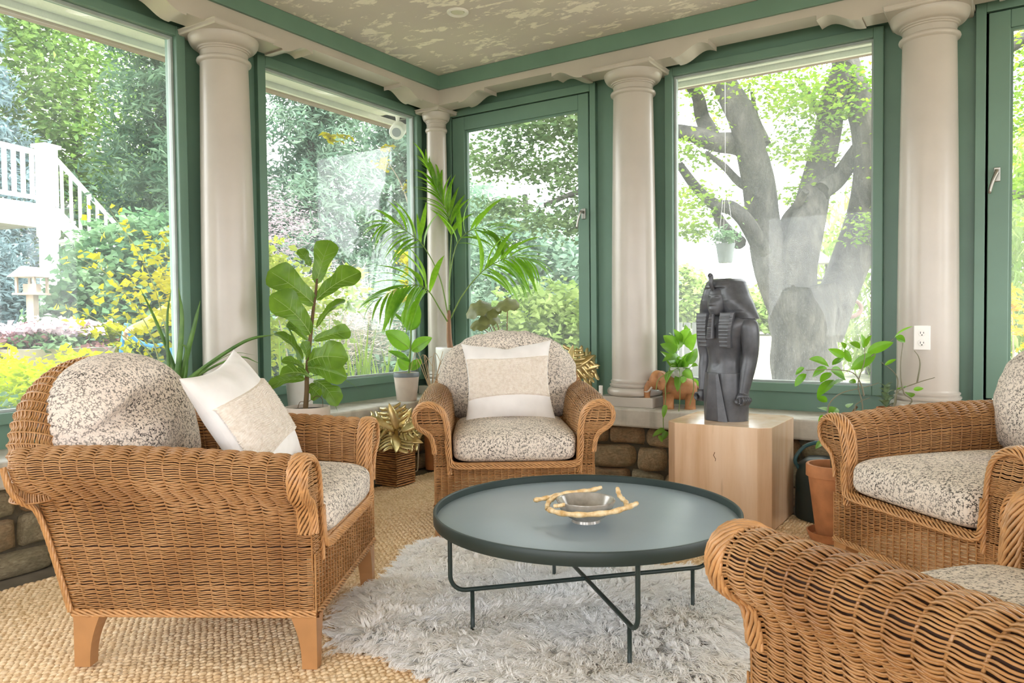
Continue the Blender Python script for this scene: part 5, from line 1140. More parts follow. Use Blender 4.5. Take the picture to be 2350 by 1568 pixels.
def lm(name, c1, c2, fac=.4):
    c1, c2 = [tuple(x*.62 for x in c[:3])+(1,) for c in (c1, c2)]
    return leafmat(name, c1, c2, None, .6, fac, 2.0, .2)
F_DEC = lm('deciduous_leaf', srgb(96, 138, 66), srgb(160, 196, 96)); F_DARK = lm('dark_evergreen', srgb(66, 100, 76), srgb(116, 146, 112)); F_BLUE = lm('blue_spruce', srgb(120, 152, 160), srgb(178, 204, 208))
F_MAPLE = lm('maple_leaf', srgb(116, 162, 44), srgb(182, 212, 66), .5); F_YEL = lm('yellow_leaf', srgb(206, 204, 6), srgb(246, 232, 16), .5); F_LIME = lm('lime_leaf', srgb(176, 200, 16), srgb(226, 226, 30), .45)
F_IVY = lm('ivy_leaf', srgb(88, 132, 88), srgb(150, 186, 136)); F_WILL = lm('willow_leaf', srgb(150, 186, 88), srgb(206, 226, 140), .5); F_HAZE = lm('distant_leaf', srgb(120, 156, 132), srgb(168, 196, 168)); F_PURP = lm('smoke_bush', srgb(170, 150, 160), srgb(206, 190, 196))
F_PINK = lm('pink_flower', srgb(226, 190, 206), srgb(250, 232, 236)); F_PLUM = lm('plum_leaf', srgb(132, 88, 96), srgb(176, 132, 130)); F_GOLDF = lm('golden_flower', srgb(250, 200, 10), srgb(255, 224, 40)); F_TWIG = plain('pale_twig', srgb(196, 184, 172), .8)
M_BARK = NT('maple_bark'); _v = M_BARK.coord(); M_BARK.base(M_BARK.ramp(M_BARK.noise(M_BARK.coord(scale=(1, 1, .35)), 5, 7, .68), [(.32, srgb(34, 33, 31)), (.5, srgb(64, 61, 56)), (.7, srgb(98, 93, 85))]), .9); M_BARK.bump(M_BARK.noise(M_BARK.coord(scale=(1, 1, .3)), 16, 7, .7), .8, .05); M_BARK = M_BARK.m
def trunk(parent, path, r0, r1, n=10, mat=None, name='trunk', k=24):
    return MB().tube(catmull(path, k), np.linspace(r0, r1, k), n).build(name, mat or M_BARK, parent, smooth=True)
def tree(nm, label, x, y, h, blobs, mat, n, size, seed, tr=.25, **kw):
    t = empty(nm, (0, 0, 0), label=label, cat='tree', group='garden trees')
    trunk(t, [(x, y, GZ), (x+.1, y, GZ+h*.4), (x-.1, y+.1, GZ+h*.8)], tr, tr*.3)
    foliage(t, mat, blobs, n, size, seed, **kw); return t
def conifer(nm, label, x, y, h, rad, mat, seed, n=26, tiers=24, size=.5, droop=.35):
    t = empty(nm, (0, 0, 0), label=label, cat='tree', group='garden trees'); r = np.random.default_rng(seed)
    trunk(t, [(x, y, GZ), (x, y, GZ+h*.5), (x, y, GZ+h)], .22, .03)
    P = []
    for k in range(tiers):
        f = k/tiers; z = GZ+.5+(h-.6)*f; R = rad*(1-f)**.85+.12
        for a in r.uniform(0, 2*PI, int(6+n*(1-f)*.5)):
            q = np.linspace(.12, 1, 14)+r.normal(0, .02, 14); rr = R*r.uniform(.75, 1.1)
            B = np.stack([x+np.cos(a)*q*rr, y+np.sin(a)*q*rr, z-droop*rr*q**1.5*.6+r.normal(0, .05, 14)], 1)
            P.append((B[:, None]+r.normal(0, 1, (14, 8, 3))*np.array([.13, .13, .12])*size).reshape(-1, 3))
    P = np.concatenate(P); P = P[P[:, 2] > GZ]
    V, q = leaf_quads(P, .19*size, r, .5, .45, .26); o = link('foliage', np_mesh('foliage', V, q), mat, t); o['kind'] = 'stuff'; return t
# trees through the left windows
tree('garden_tree', 'tall leafy tree behind the white deck', -20.8, 10.6, 9, [((-21.6, 9.0, 7.2), (2.6, 2.6, 2.6)), ((-20.6, 10.8, 6.3), (2.4, 2.4, 2.6)), ((-20.2, 11.6, 3.6), (2.3, 2.3, 2.2)), ((-20.9, 10.2, 3.2), (2.2, 2.4, 2.0)), ((-21.5, 9.5, 9.6), (2.0, 2.0, 1.6)), ((-19.8, 12.4, 2.0), (1.8, 1.8, 1.6))], F_DEC, 42000, .18, 1)
conifer('spruce_tree', 'blue spruce at the far left behind the deck railing', -19.2, 7.4, 9.5, 2.3, F_BLUE, 3, size=1.2)
conifer('spruce_tree', 'blue spruce seen below the white deck', -17.5, 7.0, 3.0, 2.0, F_BLUE, 4, size=1.0)
conifer('fir_tree', 'tall dark fir right of the leafy tree in the left window', -19.5, 13.0, 8.6, 2.3, F_DARK, 5, size=1.2)
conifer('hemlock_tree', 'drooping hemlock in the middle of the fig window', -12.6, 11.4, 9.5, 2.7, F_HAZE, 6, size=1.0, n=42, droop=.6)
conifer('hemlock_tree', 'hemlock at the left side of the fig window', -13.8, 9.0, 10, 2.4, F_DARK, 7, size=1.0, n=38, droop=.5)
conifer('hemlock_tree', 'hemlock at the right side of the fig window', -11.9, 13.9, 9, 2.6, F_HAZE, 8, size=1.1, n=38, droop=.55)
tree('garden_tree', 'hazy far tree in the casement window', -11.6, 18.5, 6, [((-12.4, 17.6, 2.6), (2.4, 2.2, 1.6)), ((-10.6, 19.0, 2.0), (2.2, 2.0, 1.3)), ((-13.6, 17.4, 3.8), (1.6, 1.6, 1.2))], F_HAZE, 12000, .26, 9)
tree('garden_tree', 'low far tree at the foot of the statue window', -16.5, 48, 3.6, [((-18, 48, 2.0), (3.2, 3, 1.6)), ((-14.6, 49, 1.5), (3.4, 3, 1.3)), ((-11, 50, 1.0), (3, 3, 1.2)), ((-17.6, 47, 3.2), (1.2, 1.2, 1.2))], F_WILL, 8000, .5, 10)
tree('willow_tree', 'pale weeping willow at the right of the big maple', -2.2, 17.0, 6, [((-2.0, 16.4, 1.6), (1.5, 1.2, 2.0)), ((-.6, 16.4, 2.2), (1.5, 1.2, 2.2)), ((1.0, 14.5, 1.8), (1.6, 1.4, 2.4))], F_WILL, 16000, .34, 11, aspect=.16, droop=1.4, flat=.3)
# the big maple
mp = empty('maple_tree', (0, 0, 0), label='massive old maple with spreading limbs outside the statue window', cat='tree', group='garden trees')
mp2 = empty('maple_branches', (0, 0, 0), label='maple branches in a shade-greyed leaf colour hanging into the casement window', cat='tree', group='garden trees')  # added tree: maple branches split off on a hidden trunk, for darker leaves
trunk(mp2, [(-3.62, 8.75, GZ), (-3.66, 8.7, 1.4), (-3.62, 8.72, 2.8), (-3.7, 8.7, 4.6)], .16, .08)
for i, (p, r0, r1) in enumerate(LIMBS):
    p = [tuple(q) for q in p]; own = mp
    if i in (14, 15): p = [(-3.66, 8.7, p[0][2]-.3)]+p[2:]; own = mp2; r0 *= .6
    if i == 0: p = [(-2.00, 9.42, GZ), (-2.00, 9.43, .25), (-2.00, 9.42, .65), (-2.00, 9.41, 1.02), (-2.04, 9.38, 1.33)]; rr = np.interp(np.linspace(0, 1, 30), [0, .25, .5, .8, 1], [.52, .38, .36, .40, .34])
    else: rr = np.interp(np.linspace(0, 1, 30), [0, .3, 1], [r0, r0*.72+r1*.28, r1])
    C = catmull(p, 30); T, N, B = frames(C); a = np.linspace(0, 2*PI, 18, endpoint=False); lum = 1+.09*np.sin(3*a[None]+.25*np.arange(30)[:, None]+i)+.05*np.sin(7*a[None]+i-.4*np.arange(30)[:, None])
    MB().loft(C[:, None]+(rr[:, None]*lum)[..., None]*(np.cos(a)[None, :, None]*N[:, None]+np.sin(a)[None, :, None]*B[:, None])).build('trunk' if i == 0 else 'limb', M_BARK, own, smooth=True)
_mb = [((-2.75, 9.1, 3.75), (.8, .8, .35)), ((-2.0, 9.3, 3.5), (.55, .7, .40)), ((-3.25, 8.8, 3.0), (.45, .6, .30)), ((-3.2, 8.9, 2.35), (.5, .6, .32)), ((-2.15, 9.5, 2.95), (.42, .6, .26)), ((-1.5, 9.7, 3.5), (.5, .7, .4)), ((-3.2, 8.8, 2.0), (.22, .4, .16)), ((-2.1, 9.8, 2.45), (.30, .5, .18)), ((-1.45, 9.9, 2.0), (.34, .5, .28)), ((-1.2, 10.2, 2.9), (.5, .7, .5)),
       ((-.1, 10.4, 3.3), (.8, .7, .6)), ((.3, 10.6, 2.4), (.6, .6, .5)), ((.2, 10.8, 4.0), (.8, .6, .5)), ((-2.4, 9.0, 4.5), (1.6, 1.2, .5))]
foliage(mp, F_MAPLE, _mb, 15000, .072, 12, cl=16, spread=.30, shell=.1)
_mb2 = [((-5.0, 8.0, 3.35), (.7, .7, .32)), ((-4.3, 8.2, 3.5), (.6, .6, .40)), ((-5.5, 8.0, 3.0), (.5, .5, .22)), ((-4.7, 8.2, 2.85), (.5, .5, .24)), ((-4.2, 8.3, 2.55), (.5, .5, .28)), ((-4.6, 8.1, 2.2), (.6, .5, .22)), ((-4.05, 8.3, 2.05), (.35, .4, .2)), ((-5.2, 7.8, 2.35), (.4, .4, .14)), ((-4.1, 8.2, 3.1), (.35, .4, .3))]
foliage(mp2, lm('shaded_maple_leaf', srgb(92, 122, 78), srgb(138, 164, 104), .35), _mb2, 9000, .08, 13, cl=14, spread=.34, shell=.1)  # greyer copy of the maple leaf, shade put into the colour
# shrubs
def shrub(nm, label, blobs, mat, n, size, seed, stems=(), **kw):
    t = empty(nm, (0, 0, 0), label=label, cat='shrub', group='garden shrubs'); foliage(t, mat, blobs, n, size, seed, **kw)
    for s_ in stems: trunk(t, s_, .012, .003, 6, F_TWIG, 'stem', 16)
    return t
shrub('ivy_mound', 'big ivy covered mound in the left window', [((-8.7, 5.1, 1.0), (.85, .85, 1.25)), ((-8.4, 5.6, 1.4), (.8, .8, .9)), ((-8.9, 4.6, .5), (.7, .7, .9)), ((-8.1, 5.8, .7), (.9, .9, 1.0))], F_IVY, 22000, .10, 20, shell=.82, spread=.12, aspect=.85)
shrub('golden_hedge', 'bright yellow green hedge just outside the left window', [((-5.3, 2.15, .40), (.42, .42, .42)), ((-5.0, 2.45, .42), (.40, .40, .40)), ((-5.6, 1.8, .42), (.5, .4, .45)), ((-4.8, 2.75, .30), (.35, .35, .35))], leafmat('golden_privet', srgb(176, 200, 6), srgb(222, 226, 12), None, .6, .45, 2.0, .2), 9000, .065, 21, shell=.6, spread=.16)
shrub('foundation_shrub', 'low dull green shrub below the golden hedge', [((-4.6, 1.9, .15), (.42, .5, .42)), ((-4.55, 2.5, .12), (.4, .4, .36)), ((-4.7, 1.3, .2), (.4, .5, .4))], F_IVY, 6000, .06, 22, shell=.6, spread=.16)
rs = empty('rose_bush', (0, 0, 0), label='wiry bush of bright yellow leaves in the left window', cat='shrub', group='garden shrubs')
_rr = np.random.default_rng(23); LP = []
for i, (p) in enumerate((((-4.60, 2.95, GZ), (-4.65, 2.85, .8), (-4.75, 2.65, 1.25), (-4.85, 2.45, 1.42)), ((-4.60, 2.97, GZ), (-4.62, 2.92, .8), (-4.66, 2.80, 1.35), (-4.76, 2.62, 1.72)), ((-4.58, 2.99, GZ), (-4.58, 3.0, .9), (-4.60, 2.95, 1.4), (-4.62, 2.86, 1.60)), ((-4.60, 2.95, GZ), (-4.70, 2.82, .7), (-4.85, 2.60, 1.0), (-5.0, 2.42, 1.12)), ((-4.6, 2.96, GZ), (-4.6, 2.98, .8), (-4.64, 2.95, 1.2), (-4.7, 2.9, 1.45)), ((-4.56, 3.0, GZ), (-4.55, 3.02, .7), (-4.6, 2.95, 1.05), (-4.72, 2.8, 1.25)), ((-4.58, 2.98, GZ), (-4.62, 2.92, .5), (-4.72, 2.8, .85), (-4.86, 2.66, 1.05)))):
    trunk(rs, p, .006, .0015, 6, plain('rose_cane', srgb(150, 150, 80), .6) if i == 0 else bpy.data.materials['rose_cane'], 'cane', 20)
    C = catmull(p, 40)[16:]; q = C[_rr.integers(0, len(C), 48)]+_rr.normal(0, .06, (48, 3)); LP.append(q)
V, q = leaf_quads(np.concatenate(LP+[np.array([-4.66, 2.86, 1.22])+_rr.normal(0, 1, (170, 3))*np.array([.15, .15, .15])]), .055, _rr, .4, 0, .72); o = link('foliage', np_mesh('foliage', V, q), F_YEL, rs); o['kind'] = 'stuff'
shrub('smoke_bush', 'pale purple smoke bush at the left of the fig window', [((-7.6, 6.1, 2.1), (.55, .55, .55)), ((-7.9, 5.9, 1.6), (.5, .5, .5))], F_PURP, 5000, .07, 24, shell=.3, aspect=.2)
shrub('yellow_shrub', 'yellow green shrub behind the fiddle leaf fig', [((-5.3, 4.2, 1.50), (.26, .34, .22)), ((-5.0, 4.6, 1.30), (.35, .40, .30)), ((-5.5, 4.1, 1.15), (.4, .4, .3)), ((-5.2, 4.4, .8), (.4, .4, .4))], lm('green_gold_leaf', srgb(150, 186, 60), srgb(206, 216, 84), .45), 1500, .08, 25, [[(-5.2, 4.4, GZ), (-5.2, 4.4, .6), (-5.3, 4.2, 1.6)], [(-5.2, 4.4, GZ), (-5.1, 4.5, .7), (-5.0, 4.65, 1.45)]], shell=.2, aspect=.7)
shrub('twiggy_shrub', 'pale twiggy shrub in the fig window', [((-6.2, 5.8, 1.2), (.5, .6, .45)), ((-5.9, 6.1, .8), (.5, .5, .4))], F_TWIG, 4500, .12, 26, shell=.1, aspect=.07)
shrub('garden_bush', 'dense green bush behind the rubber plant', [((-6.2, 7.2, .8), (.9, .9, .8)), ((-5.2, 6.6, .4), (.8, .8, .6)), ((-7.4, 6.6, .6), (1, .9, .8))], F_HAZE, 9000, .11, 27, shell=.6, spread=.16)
shrub('yellow_shrub', 'sunlit yellow green bush in the casement window', [((-4.75, 7.7, 1.0), (.50, .45, .42)), ((-4.1, 8.0, .95), (.5, .45, .40)), ((-4.4, 7.8, .5), (.7, .6, .5)), ((-3.9, 7.9, .3), (.5, .5, .4))], F_WILL, 7000, .10, 28, shell=.5, aspect=.7)
vn = shrub('yellow_vine', 'yellow leaved vine trailing beside the security camera', [((-4.35, 4.75, 2.35), (.10, .14, .10)), ((-4.25, 4.95, 2.15), (.09, .10, .14)), ((-4.6, 4.5, 2.50), (.08, .22, .05)), ((-4.5, 5.1, 1.55), (.10, .12, .16)), ((-4.5, 5.1, 1.25), (.12, .12, .14))], F_YEL, 330, .07, 29, [[(-4.35, 5.1, GZ), (-4.4, 5.1, 1.2), (-4.3, 4.95, 2.0), (-4.4, 4.7, 2.45)]], shell=.0, aspect=.5)
shrub('flower_shrub', 'golden flowers at the right edge behind the casement', [((.02, 6.8, 1.0), (.16, .16, .22)), ((.22, 6.9, .85), (.2, .2, .3))], F_GOLDF, 420, .06, 30, [[(.05, 6.8, GZ), (.05, 6.8, .5), (.03, 6.8, 1.1)]], shell=.0, aspect=.6)
ir = empty('iris_clump', (0, 0, 0), label='upright sword leaves of iris outside the fig window', cat='plant')
_rr = np.random.default_rng(31); Vs = []; Qs = []; nn_ = 0
for i in range(230):
    x, y = -4.05+_rr.uniform(-.28, .22), _rr.uniform(3.2, 4.5); h = _rr.uniform(.55, 1.1)*(1-.35*abs(y-3.85)); lean = _rr.normal(0, .10, 2); w = _rr.uniform(.010, .017); a = _rr.uniform(0, PI); cx, sx_ = math.cos(a)*w, math.sin(a)*w
    for k in range(5):
        t = k/4; c = np.array([x+lean[0]*t*t, y+lean[1]*t*t, GZ+h*1.25*t]); ww = 1-.95*t**3; Vs += [c-np.array([cx, sx_, 0])*ww, c+np.array([cx, sx_, 0])*ww]
    Qs += [(nn_+2*k, nn_+2*k+1, nn_+2*k+3, nn_+2*k+2) for k in range(4)]; nn_ += 10
o = link('blades', np_mesh('blades', Vs, Qs, None, None, True), lm('iris_leaf', srgb(126, 176, 66), srgb(190, 216, 80), .45), ir); o['kind'] = 'stuff'
# white deck with stairs
dk = empty('raised_deck', (0, 0, 0), label='white raised garden deck with railing and stairs at far left', cat='deck')
M_DECK = plain('white_deck_paint', srgb(244, 244, 244), .5, var=.02)
A_, B_ = np.array([-13.83, 6.55]), np.array([-12.4, 1.5]); dv = (B_-A_)/np.linalg.norm(B_-A_); nv = np.array([-dv[1], dv[0]]); nv = nv if nv[0] < 0 else -nv
ang = math.atan2(dv[1], dv[0]); Rz = rotm(0, 0, ang)
def dbox(nm, s0, s1, n0, n1, z0, z1, mat=None, par=None):
    c = np.array([[A_[0]+dv[0]*s+nv[0]*n, A_[1]+dv[1]*s+nv[1]*n] for s, n in ((s0, n0), (s1, n0), (s1, n1), (s0, n1))])
    return MB().loft([[(x, y, z) for x, y in c] for z in (z0, z1)]).build(nm, mat or M_DECK, par or dk)
dbox('platform', -.1, 5.2, -.05, 3.2, 2.95, 3.02); dbox('fascia', -.1, 5.2, -.10, -.05, 2.62, 3.0); dbox('underside', 0, 5.2, .0, 3.2, 2.66, 2.70, plain('lattice_grey', srgb(170, 168, 160), .8))
dbox('post', -.12, .12, -.12, .12, 3.02, 4.0); dbox('post_cap', -.16, .16, -.16, .16, 4.0, 4.06); dbox('top_rail', .1, 5.2, -.06, .06, 3.86, 3.93); dbox('bottom_rail', .1, 5.2, -.04, .04, 3.10, 3.16)
for k in range(30): dbox('baluster', .26+k*.165, .31+k*.165, -.025, .025, 3.16, 3.86)
for s0 in (0.0, 3.4):
    cx, cy = A_+dv*s0; MB().lathe([(.19, GZ), (.19, GZ+.12), (.16, GZ+.16), (.145, 2.45), (.18, 2.50), (.18, 2.64)], 24, (cx, cy, 0)).build('support_column', M_DECK, dk, smooth=True, sharp=40)
st0 = np.array([-13.83, 6.70]); st1 = np.array([-13.6, 9.6])
for k in range(10):
    f = (k+.5)/10; p = st0+(st1-st0)*f; z = 2.95-2.95*f; MB().box((p[0]-.9, p[1]-.16, z-.05), (p[0], p[1]+.16, z)).build('stair_tread', M_DECK, dk)
for off in (0.0,):
    R = []; 
    for f in (0, 1): p = st0+(st1-st0)*f; z = 3.0-3.1*f; R.append([(p[0]-.03, p[1], z-.30), (p[0]+.03, p[1], z-.30), (p[0]+.03, p[1], z+.02), (p[0]-.03, p[1], z+.02)])
    MB().loft(R).build('stringer', M_DECK, dk); R2 = [[(x, y, z+.86 if z > -9 else z) for x, y, z in r] for r in R]; R2 = [[(r[0][0], r[0][1], r[2][2]+.80), (r[1][0], r[1][1], r[2][2]+.80), (r[2][0], r[2][1], r[2][2]+.88), (r[3][0], r[3][1], r[2][2]+.88)] for r in R]; MB().loft(R2).build('handrail', M_DECK, dk)
    for k in range(20): f = (k+.6)/20; p = st0+(st1-st0)*f; z = 3.0-3.1*f; MB().box((p[0]-.02, p[1]-.02, z), (p[0]+.02, p[1]+.02, z+.82)).build('baluster', M_DECK, dk)
MB().box((st1[0]-.09, st1[1]-.09, GZ), (st1[0]+.09, st1[1]+.09, .95)).build('newel_post', M_DECK, dk)
# bird feeder on a post
def house(nm, label, x, y, z, w, rz, postz, mat, roofmat, pagoda=False):
    h = empty(nm, (x, y, z), rz, label=label, cat='bird feeder')
    MB().box((-w, -w, 0), (w, w, .02)).build('tray', mat, h)
    for sx in (-1, 1):
        for sy in (-1, 1): MB().box((sx*w*.75-.012, sy*w*.75-.012, .02), (sx*w*.75+.012, sy*w*.75+.012, w*1.5)).build('corner_post', mat, h)
    MB().box((-w*.45, -w*.45, .02), (w*.45, w*.45, w*.9)).build('seed_box', mat, h) if not pagoda else None
    r = MB()
    if pagoda: r.loft([[(-a, -a, b), (a, -a, b), (a, a, b), (-a, a, b)] for a, b in ((w*1.35, w*1.5), (w*.75, w*1.85), (w*.15, w*2.5), (w*.02, w*2.55))])
    else: r.prism([(-w*1.25, w*1.45), (w*1.25, w*1.45), (0, w*2.3)], -w*1.2, w*1.2, lambda a, b, c: (a, c, b))
    r.build('roof', roofmat, h)
    if postz is not None: MB().box((-.04, -.04, postz-z), (.04, .04, 0)).build('post', mat, h)
    return h
M_CEDAR = plain('weathered_cedar', srgb(168, 150, 134), .8)
house('bird_feeder', 'wooden bird feeder house on a post in front of the deck', -8.66, 3.92, 1.30, .13, .5, GZ, M_CEDAR, plain('cedar_roof', srgb(206, 196, 184), .8))
hf = house('bird_feeder', 'dark hanging bird feeder between the limbs of the maple', -2.17, 11.04, 1.47, .16, .4, None, plain('dark_feeder', srgb(84, 84, 80), .7), plain('feeder_roof', srgb(176, 176, 170), .6), True)
MB().tube([(0, 0, .40), (0, 0, 1.7)], .006, 6).build('hanger', M_BLACKM, hf)
# hanging pot
hp = empty('hanging_pot', (-2.03, 6.46, 1.46), label='white flower pot hanging in front of the maple', cat='plant')
MB().lathe([(.001, 0), (.056, 0), (.060, .01), (.080, .155), (.084, .165), (.078, .165), (.001, .15)], 28, caps=False).build('pot', plain('zinc_pot', srgb(120, 128, 130), .6), hp, smooth=True, sharp=40)
r_ = np.random.default_rng(40); V, q = leaf_quads(np.array([0, 0, .22])+r_.normal(0, 1, (260, 3))*np.array([.055, .055, .035]), .045, r_, .6); o = link('foliage', np_mesh('foliage', V, q), F_IVY, hp); o['kind'] = 'stuff'
for k in range(3): a = k*2.1; MB().tube([(.08*math.cos(a), .08*math.sin(a), .16), (0, 0, .75), (0, 0, 2.2)], .0015, 5).build('wire', M_NICKEL, hp)
# flamingo, stone lantern, urn, chair, fence
fl = empty('heron_ornament', (0, 0, 0), label='rusty metal wading bird with a curved neck beside the maple trunk', cat='ornament')
M_RUST = plain('rusty_metal', srgb(128, 96, 88), .7, var=.15, scale=20)
MB().tube(catmull([(-2.15, 11.27, .87), (-2.02, 11.35, .92), (-1.87, 11.45, .96), (-1.75, 11.53, 1.01), (-1.71, 11.56, 1.09), (-1.75, 11.54, 1.18), (-1.84, 11.49, 1.20), (-1.90, 11.44, 1.18)], 50), np.interp(np.linspace(0, 1, 50), [0, .3, .8, .93, 1], [.05, .032, .028, .042, .03]), 10).build('neck', M_RUST, fl, smooth=True)
MB().tube(catmull([(-1.89, 11.45, 1.18), (-1.95, 11.41, 1.16), (-2.0, 11.38, 1.12)], 12), np.linspace(.024, .006, 12), 8).build('bill', M_RUST, fl, smooth=True)
MB().tube(catmull([(-2.10, 11.30, .86), (-2.2, 11.23, .81), (-2.36, 11.13, .78), (-2.51, 11.03, .72)], 24), np.interp(np.linspace(0, 1, 24), [0, .3, .7, 1], [.05, .13, .10, .03]), 14).build('body', M_RUST, fl, smooth=True)
for dy in (-.05, .05): MB().tube([(-2.30+dy, 11.17, .75), (-2.28+dy, 11.2, .3), (-2.30+dy, 11.17, GZ)], .012, 6).build('leg', M_RUST, fl, smooth=True)
ln = empty('stone_lantern', (-2.95, 9.6, GZ), label='small grey stone garden lantern left of the maple trunk', cat='lantern')
M_LAN = plain('grey_granite', srgb(176, 178, 172), .9, bump=.4)
MB().lathe([(.14, 0), (.14, .06), (.06, .10), (.05, .42), (.15, .48), (.16, .52)], 8).build('pillar', M_LAN, ln); MB().lathe([(.09, .52), (.09, .68)], 6).build('light_box', M_LAN, ln); MB().lathe([(.24, .68), (.22, .72), (.08, .84), (.03, .90), (.001, .94)], 6, caps=False).build('roof', M_LAN, ln)
ur = empty('flower_urn', (-6.55, 3.15, GZ), label='stone urn overflowing with pink, plum and lime flowers outside', cat='planter')
MB().lathe([(.20, 0), (.20, .08), (.10, .16), (.09, .45), (.20, .62), (.36, .86), (.42, .98), (.44, 1.02), (.38, 1.02), (.001, .96)], 32, caps=False).build('urn', plain('weathered_stone', srgb(170, 160, 150), .9, bump=.4), ur, smooth=True, sharp=50)
for mt, bl, n, sd in ((F_PLUM, [((-.10, -.22, 1.10), (.24, .30, .12)), ((.1, .1, 1.0), (.3, .3, .1))], 700, 51), (F_PINK, [((.0, .02, 1.18), (.34, .36, .09)), ((-.3, -.3, 1.12), (.16, .2, .08))], 700, 52), (F_LIME, [((.12, .34, 1.08), (.16, .20, .14)), ((-.2, -.42, 1.0), (.2, .14, .1))], 900, 53), (F_IVY, [((0, 0, 1.05), (.40, .42, .10))], 700, 54)):
    r_ = np.random.default_rng(sd); V, q = leaf_quads(cloud_points([((c[0], c[1], c[2]+GZ), rd) for c, rd in bl], n, r_, shell=.2)-np.array([0, 0, GZ]), .07, r_, .5, 0, .7); o = link('flowers', np_mesh('flowers', V, q), mt, ur); o['kind'] = 'stuff'
ic = empty('iron_garden_chair', (-6.95, 2.45, GZ), math.radians(-30), label='dark iron garden chair back at the far left edge', cat='chair')
P = catmull([(-.30, 0, .45), (-.33, 0, .95), (-.24, 0, 1.22), (0, 0, 1.32), (.24, 0, 1.22), (.33, 0, .95), (.30, 0, .45)], 50); M_IRON = plain('wrought_iron', srgb(70, 66, 66), .6)
MB().tube(P, .016, 8).build('back_frame', M_IRON, ic, smooth=True); P2 = P*np.array([.78, 1, .93])+np.array([0, 0, .03]); MB().tube(P2, .010, 8).build('inner_frame', M_IRON, ic, smooth=True)
for k in range(9): x = -.22+k*.055; MB().tube([(x, 0, .45), (x, 0, 1.16-.9*x*x*1.2)], .006, 6).build('back_rod', M_IRON, ic)
for z in (.70, .84, .98): MB().box((-.30, -.008, z), (.30, .008, z+.035)).build('back_rail', M_IRON, ic)
MB().box((-.30, 0, .43), (.30, .5, .45)).build('seat', M_IRON, ic)
for x in (-.28, .28):
    for y in (.02, .48): MB().tube([(x, y, .43), (x*1.05, y, 0)], .014, 6).build('leg', M_IRON, ic)
fn = empty('garden_fence', (0, 0, 0), label='grey wooden picket fence behind the bushes in the casement window', cat='fence')
M_FEN = plain('grey_picket', srgb(132, 134, 130), .9)
for k in range(46):
    x = -8.4+k*.115; MB().box((x, 9.9, GZ), (x+.085, 9.93, .92)).build('picket', M_FEN, fn)
for z in (.2, .7): MB().box((-8.5, 9.93, z), (-3.05, 9.97, z+.08)).build('fence_rail', M_FEN, fn)
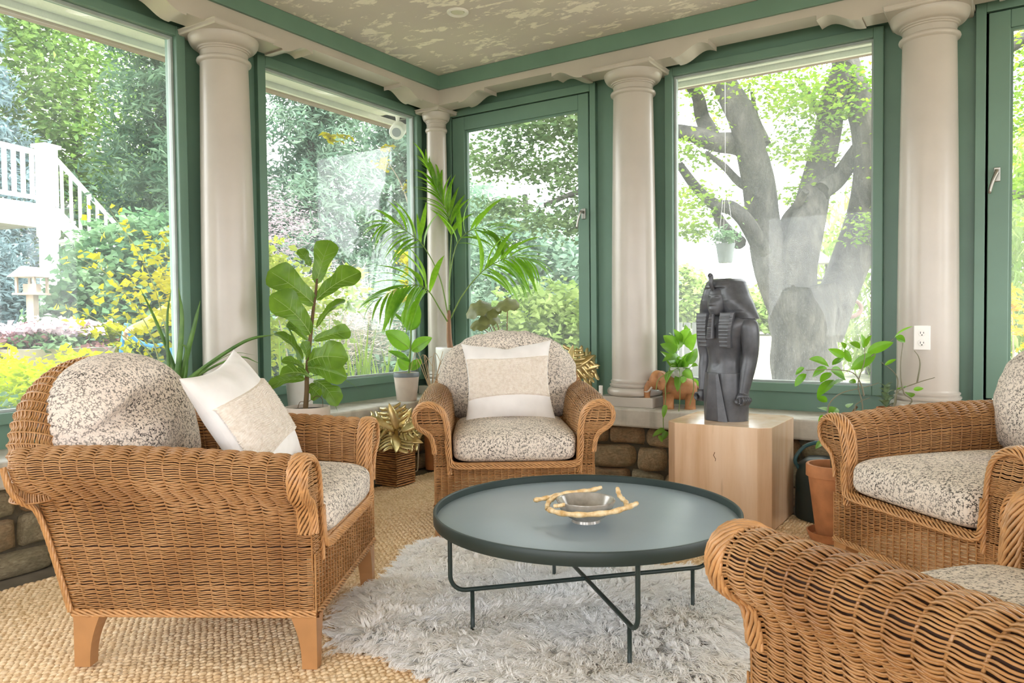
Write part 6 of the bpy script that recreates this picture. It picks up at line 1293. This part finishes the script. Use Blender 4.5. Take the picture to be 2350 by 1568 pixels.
# the gardener
pr = empty('person', (0, 0, 0), label='person in a yellow top reaching out with a blue hose in the garden', cat='person')
def gardener():
    J = {'pel': (-5.66, 3.90, .68), 'spi': (-5.68, 3.87, .88), 'che': (-5.71, 3.83, 1.06), 'nek': (-5.73, 3.81, 1.21), 'jaw': (-5.76, 3.78, 1.29), 'hed': (-5.76, 3.78, 1.38), 'top': (-5.75, 3.79, 1.46),
         'sL': (-5.80, 3.71, 1.13), 'eL': (-5.90, 3.55, .99), 'wL': (-6.00, 3.49, .955), 'hL': (-6.045, 3.465, .935), 'sR': (-5.62, 3.93, 1.13), 'eR': (-5.60, 3.98, .86), 'wR': (-5.68, 3.92, .64), 'hR': (-5.70, 3.90, .56),
         'hipL': (-5.71, 3.84, .62), 'kL': (-5.74, 3.82, .22), 'aL': (-5.71, 3.83, -.14), 'fL': (-5.81, 3.75, -.19), 'hipR': (-5.61, 3.96, .62), 'kR': (-5.63, 3.95, .22), 'aR': (-5.60, 3.97, -.14), 'fR': (-5.70, 3.89, -.19)}
    Rr = {'pel': .125, 'spi': .115, 'che': .125, 'nek': .055, 'jaw': .070, 'hed': .085, 'top': .055, 'sL': .070, 'eL': .050, 'wL': .036, 'hL': .030, 'sR': .070, 'eR': .050, 'wR': .034, 'hR': .03, 'hipL': .095, 'kL': .062, 'aL': .042, 'fL': .035, 'hipR': .095, 'kR': .062, 'aR': .042, 'fR': .035}
    E = [('pel', 'spi'), ('spi', 'che'), ('che', 'nek'), ('nek', 'jaw'), ('jaw', 'hed'), ('hed', 'top'), ('che', 'sL'), ('sL', 'eL'), ('eL', 'wL'), ('wL', 'hL'), ('che', 'sR'), ('sR', 'eR'), ('eR', 'wR'), ('wR', 'hR'), ('pel', 'hipL'), ('hipL', 'kL'), ('kL', 'aL'), ('aL', 'fL'), ('pel', 'hipR'), ('hipR', 'kR'), ('kR', 'aR'), ('aR', 'fR')]
    for s_, (hx, hy, hz) in (('L', J['hL']), ('R', J['hR'])):
        for f in range(5):
            o_ = (f-2)*.016; a = (hx-.022+o_*.6, hy-.012-o_*.8, hz-.020-(.0 if f else -.012)); b = (hx-.030+o_*.6, hy-.016-o_*.8, hz-.058-(.010 if f in (2, 3) else 0)+(.02 if f == 0 else 0)); c = (hx-.018+o_*.6, hy-.008-o_*.8, hz-.082+(.03 if f == 0 else 0))
            for nm, p, rr in (('a', a, .010), ('b', b, .009), ('c', c, .007)): J['%s%d%s' % (s_, f, nm)] = p; Rr['%s%d%s' % (s_, f, nm)] = rr
            E += [('h'+s_, '%s%da' % (s_, f)), ('%s%da' % (s_, f), '%s%db' % (s_, f)), ('%s%db' % (s_, f), '%s%dc' % (s_, f))]
    nm = list(J); ix = {k: i for i, k in enumerate(nm)}
    me = bpy.data.meshes.new('body'); me.from_pydata([J[k] for k in nm], [(ix[a], ix[b]) for a, b in E], [])
    o = link('body', me, None, pr); o.modifiers.new('skin', 'SKIN')
    for i, k in enumerate(nm): me.skin_vertices[0].data[i].radius = (Rr[k], Rr[k])
    me.skin_vertices[0].data[ix['pel']].use_root = True
    s = o.modifiers.new('sub', 'SUBSURF'); s.levels = 2; s.render_levels = 2
    k = NT('gardener_clothes'); tc = k.new('TexCoord'); sep = k.new('SeparateXYZ'); k.l.new(tc.outputs['Object'], sep.inputs[0]); z = sep.outputs['Z']
    vd = k.new('VectorMath', operation='DISTANCE'); k.l.new(tc.outputs['Object'], vd.inputs[0]); vd.inputs[1].default_value = (-6.06, 3.45, .91)
    vd2 = k.new('VectorMath', operation='DISTANCE'); k.l.new(tc.outputs['Object'], vd2.inputs[0]); vd2.inputs[1].default_value = (-5.71, 3.90, .52)
    skin = srgb(232, 190, 166); yel = srgb(246, 226, 84); c = k.mix(k.math('LESS_THAN', z, .66), yel, srgb(92, 96, 110)); c = k.mix(k.math('GREATER_THAN', z, 1.215), c, skin)
    c = k.mix(k.math('LESS_THAN', vd.outputs['Value'], .10), c, skin); c = k.mix(k.math('LESS_THAN', vd2.outputs['Value'], .11), c, skin)
    k.base(c, .8); me.materials.append(k.m)
    for p in me.polygons: p.use_smooth = True
    h = MB(); t = np.linspace(0, 2*PI, 20, endpoint=False); R = []
    for q in np.linspace(0, 1, 10): a = q*PI*.62; R.append(np.stack([-5.735+.098*math.sin(a)*np.cos(t)+.02*q, 3.80+.098*math.sin(a)*np.sin(t)+.02*q, np.full(20, 1.405+.098*math.cos(a))], 1))
    h.loft(R).build('hair', plain('brown_hair', srgb(120, 92, 66), .6), pr, smooth=True)
    n_ = MB(); n_.tube([(-5.83, 3.72, 1.385), (-5.858, 3.70, 1.355), (-5.84, 3.715, 1.345)], [.008, .013, .008], 8); n_.build('nose', plain('skin_tone', srgb(232, 190, 166), .6), pr, smooth=True)
    for s_ in (-1, 1):
        MB().lathe([(.001, 0), (.008, .003), (.009, .008), (.001, .012)], 10, (-5.832+s_*.018, 3.732-s_*.024, 1.385), caps=False).build('eye', M_DARK, pr, smooth=True)
    MB().tube([(-5.838, 3.745, 1.312), (-5.846, 3.722, 1.308), (-5.822, 3.705, 1.312)], .006, 6).build('mouth', plain('lips', srgb(190, 110, 100), .5), pr, smooth=True)
gardener()
hs = empty('garden_hose', (0, 0, 0), label='bright blue hose hanging from the hand of the person outside', cat='hose')
MB().tube(catmull([(-6.055, 3.45, .99), (-6.08, 3.44, .90), (-6.10, 3.42, .70), (-6.12, 3.41, .3), (-6.1, 3.42, GZ+.03)], 30), .016, 10).build('tube', plain('blue_rubber', srgb(70, 150, 220), .5), hs, smooth=True)
MB().tube(catmull([(-6.055, 3.45, .93), (-6.0, 3.52, .84), (-5.92, 3.60, .80), (-5.84, 3.68, .80), (-5.80, 3.7, .6), (-5.85, 3.6, GZ+.03)], 30), .016, 10).build('tube', bpy.data.materials['blue_rubber'], hs, smooth=True)
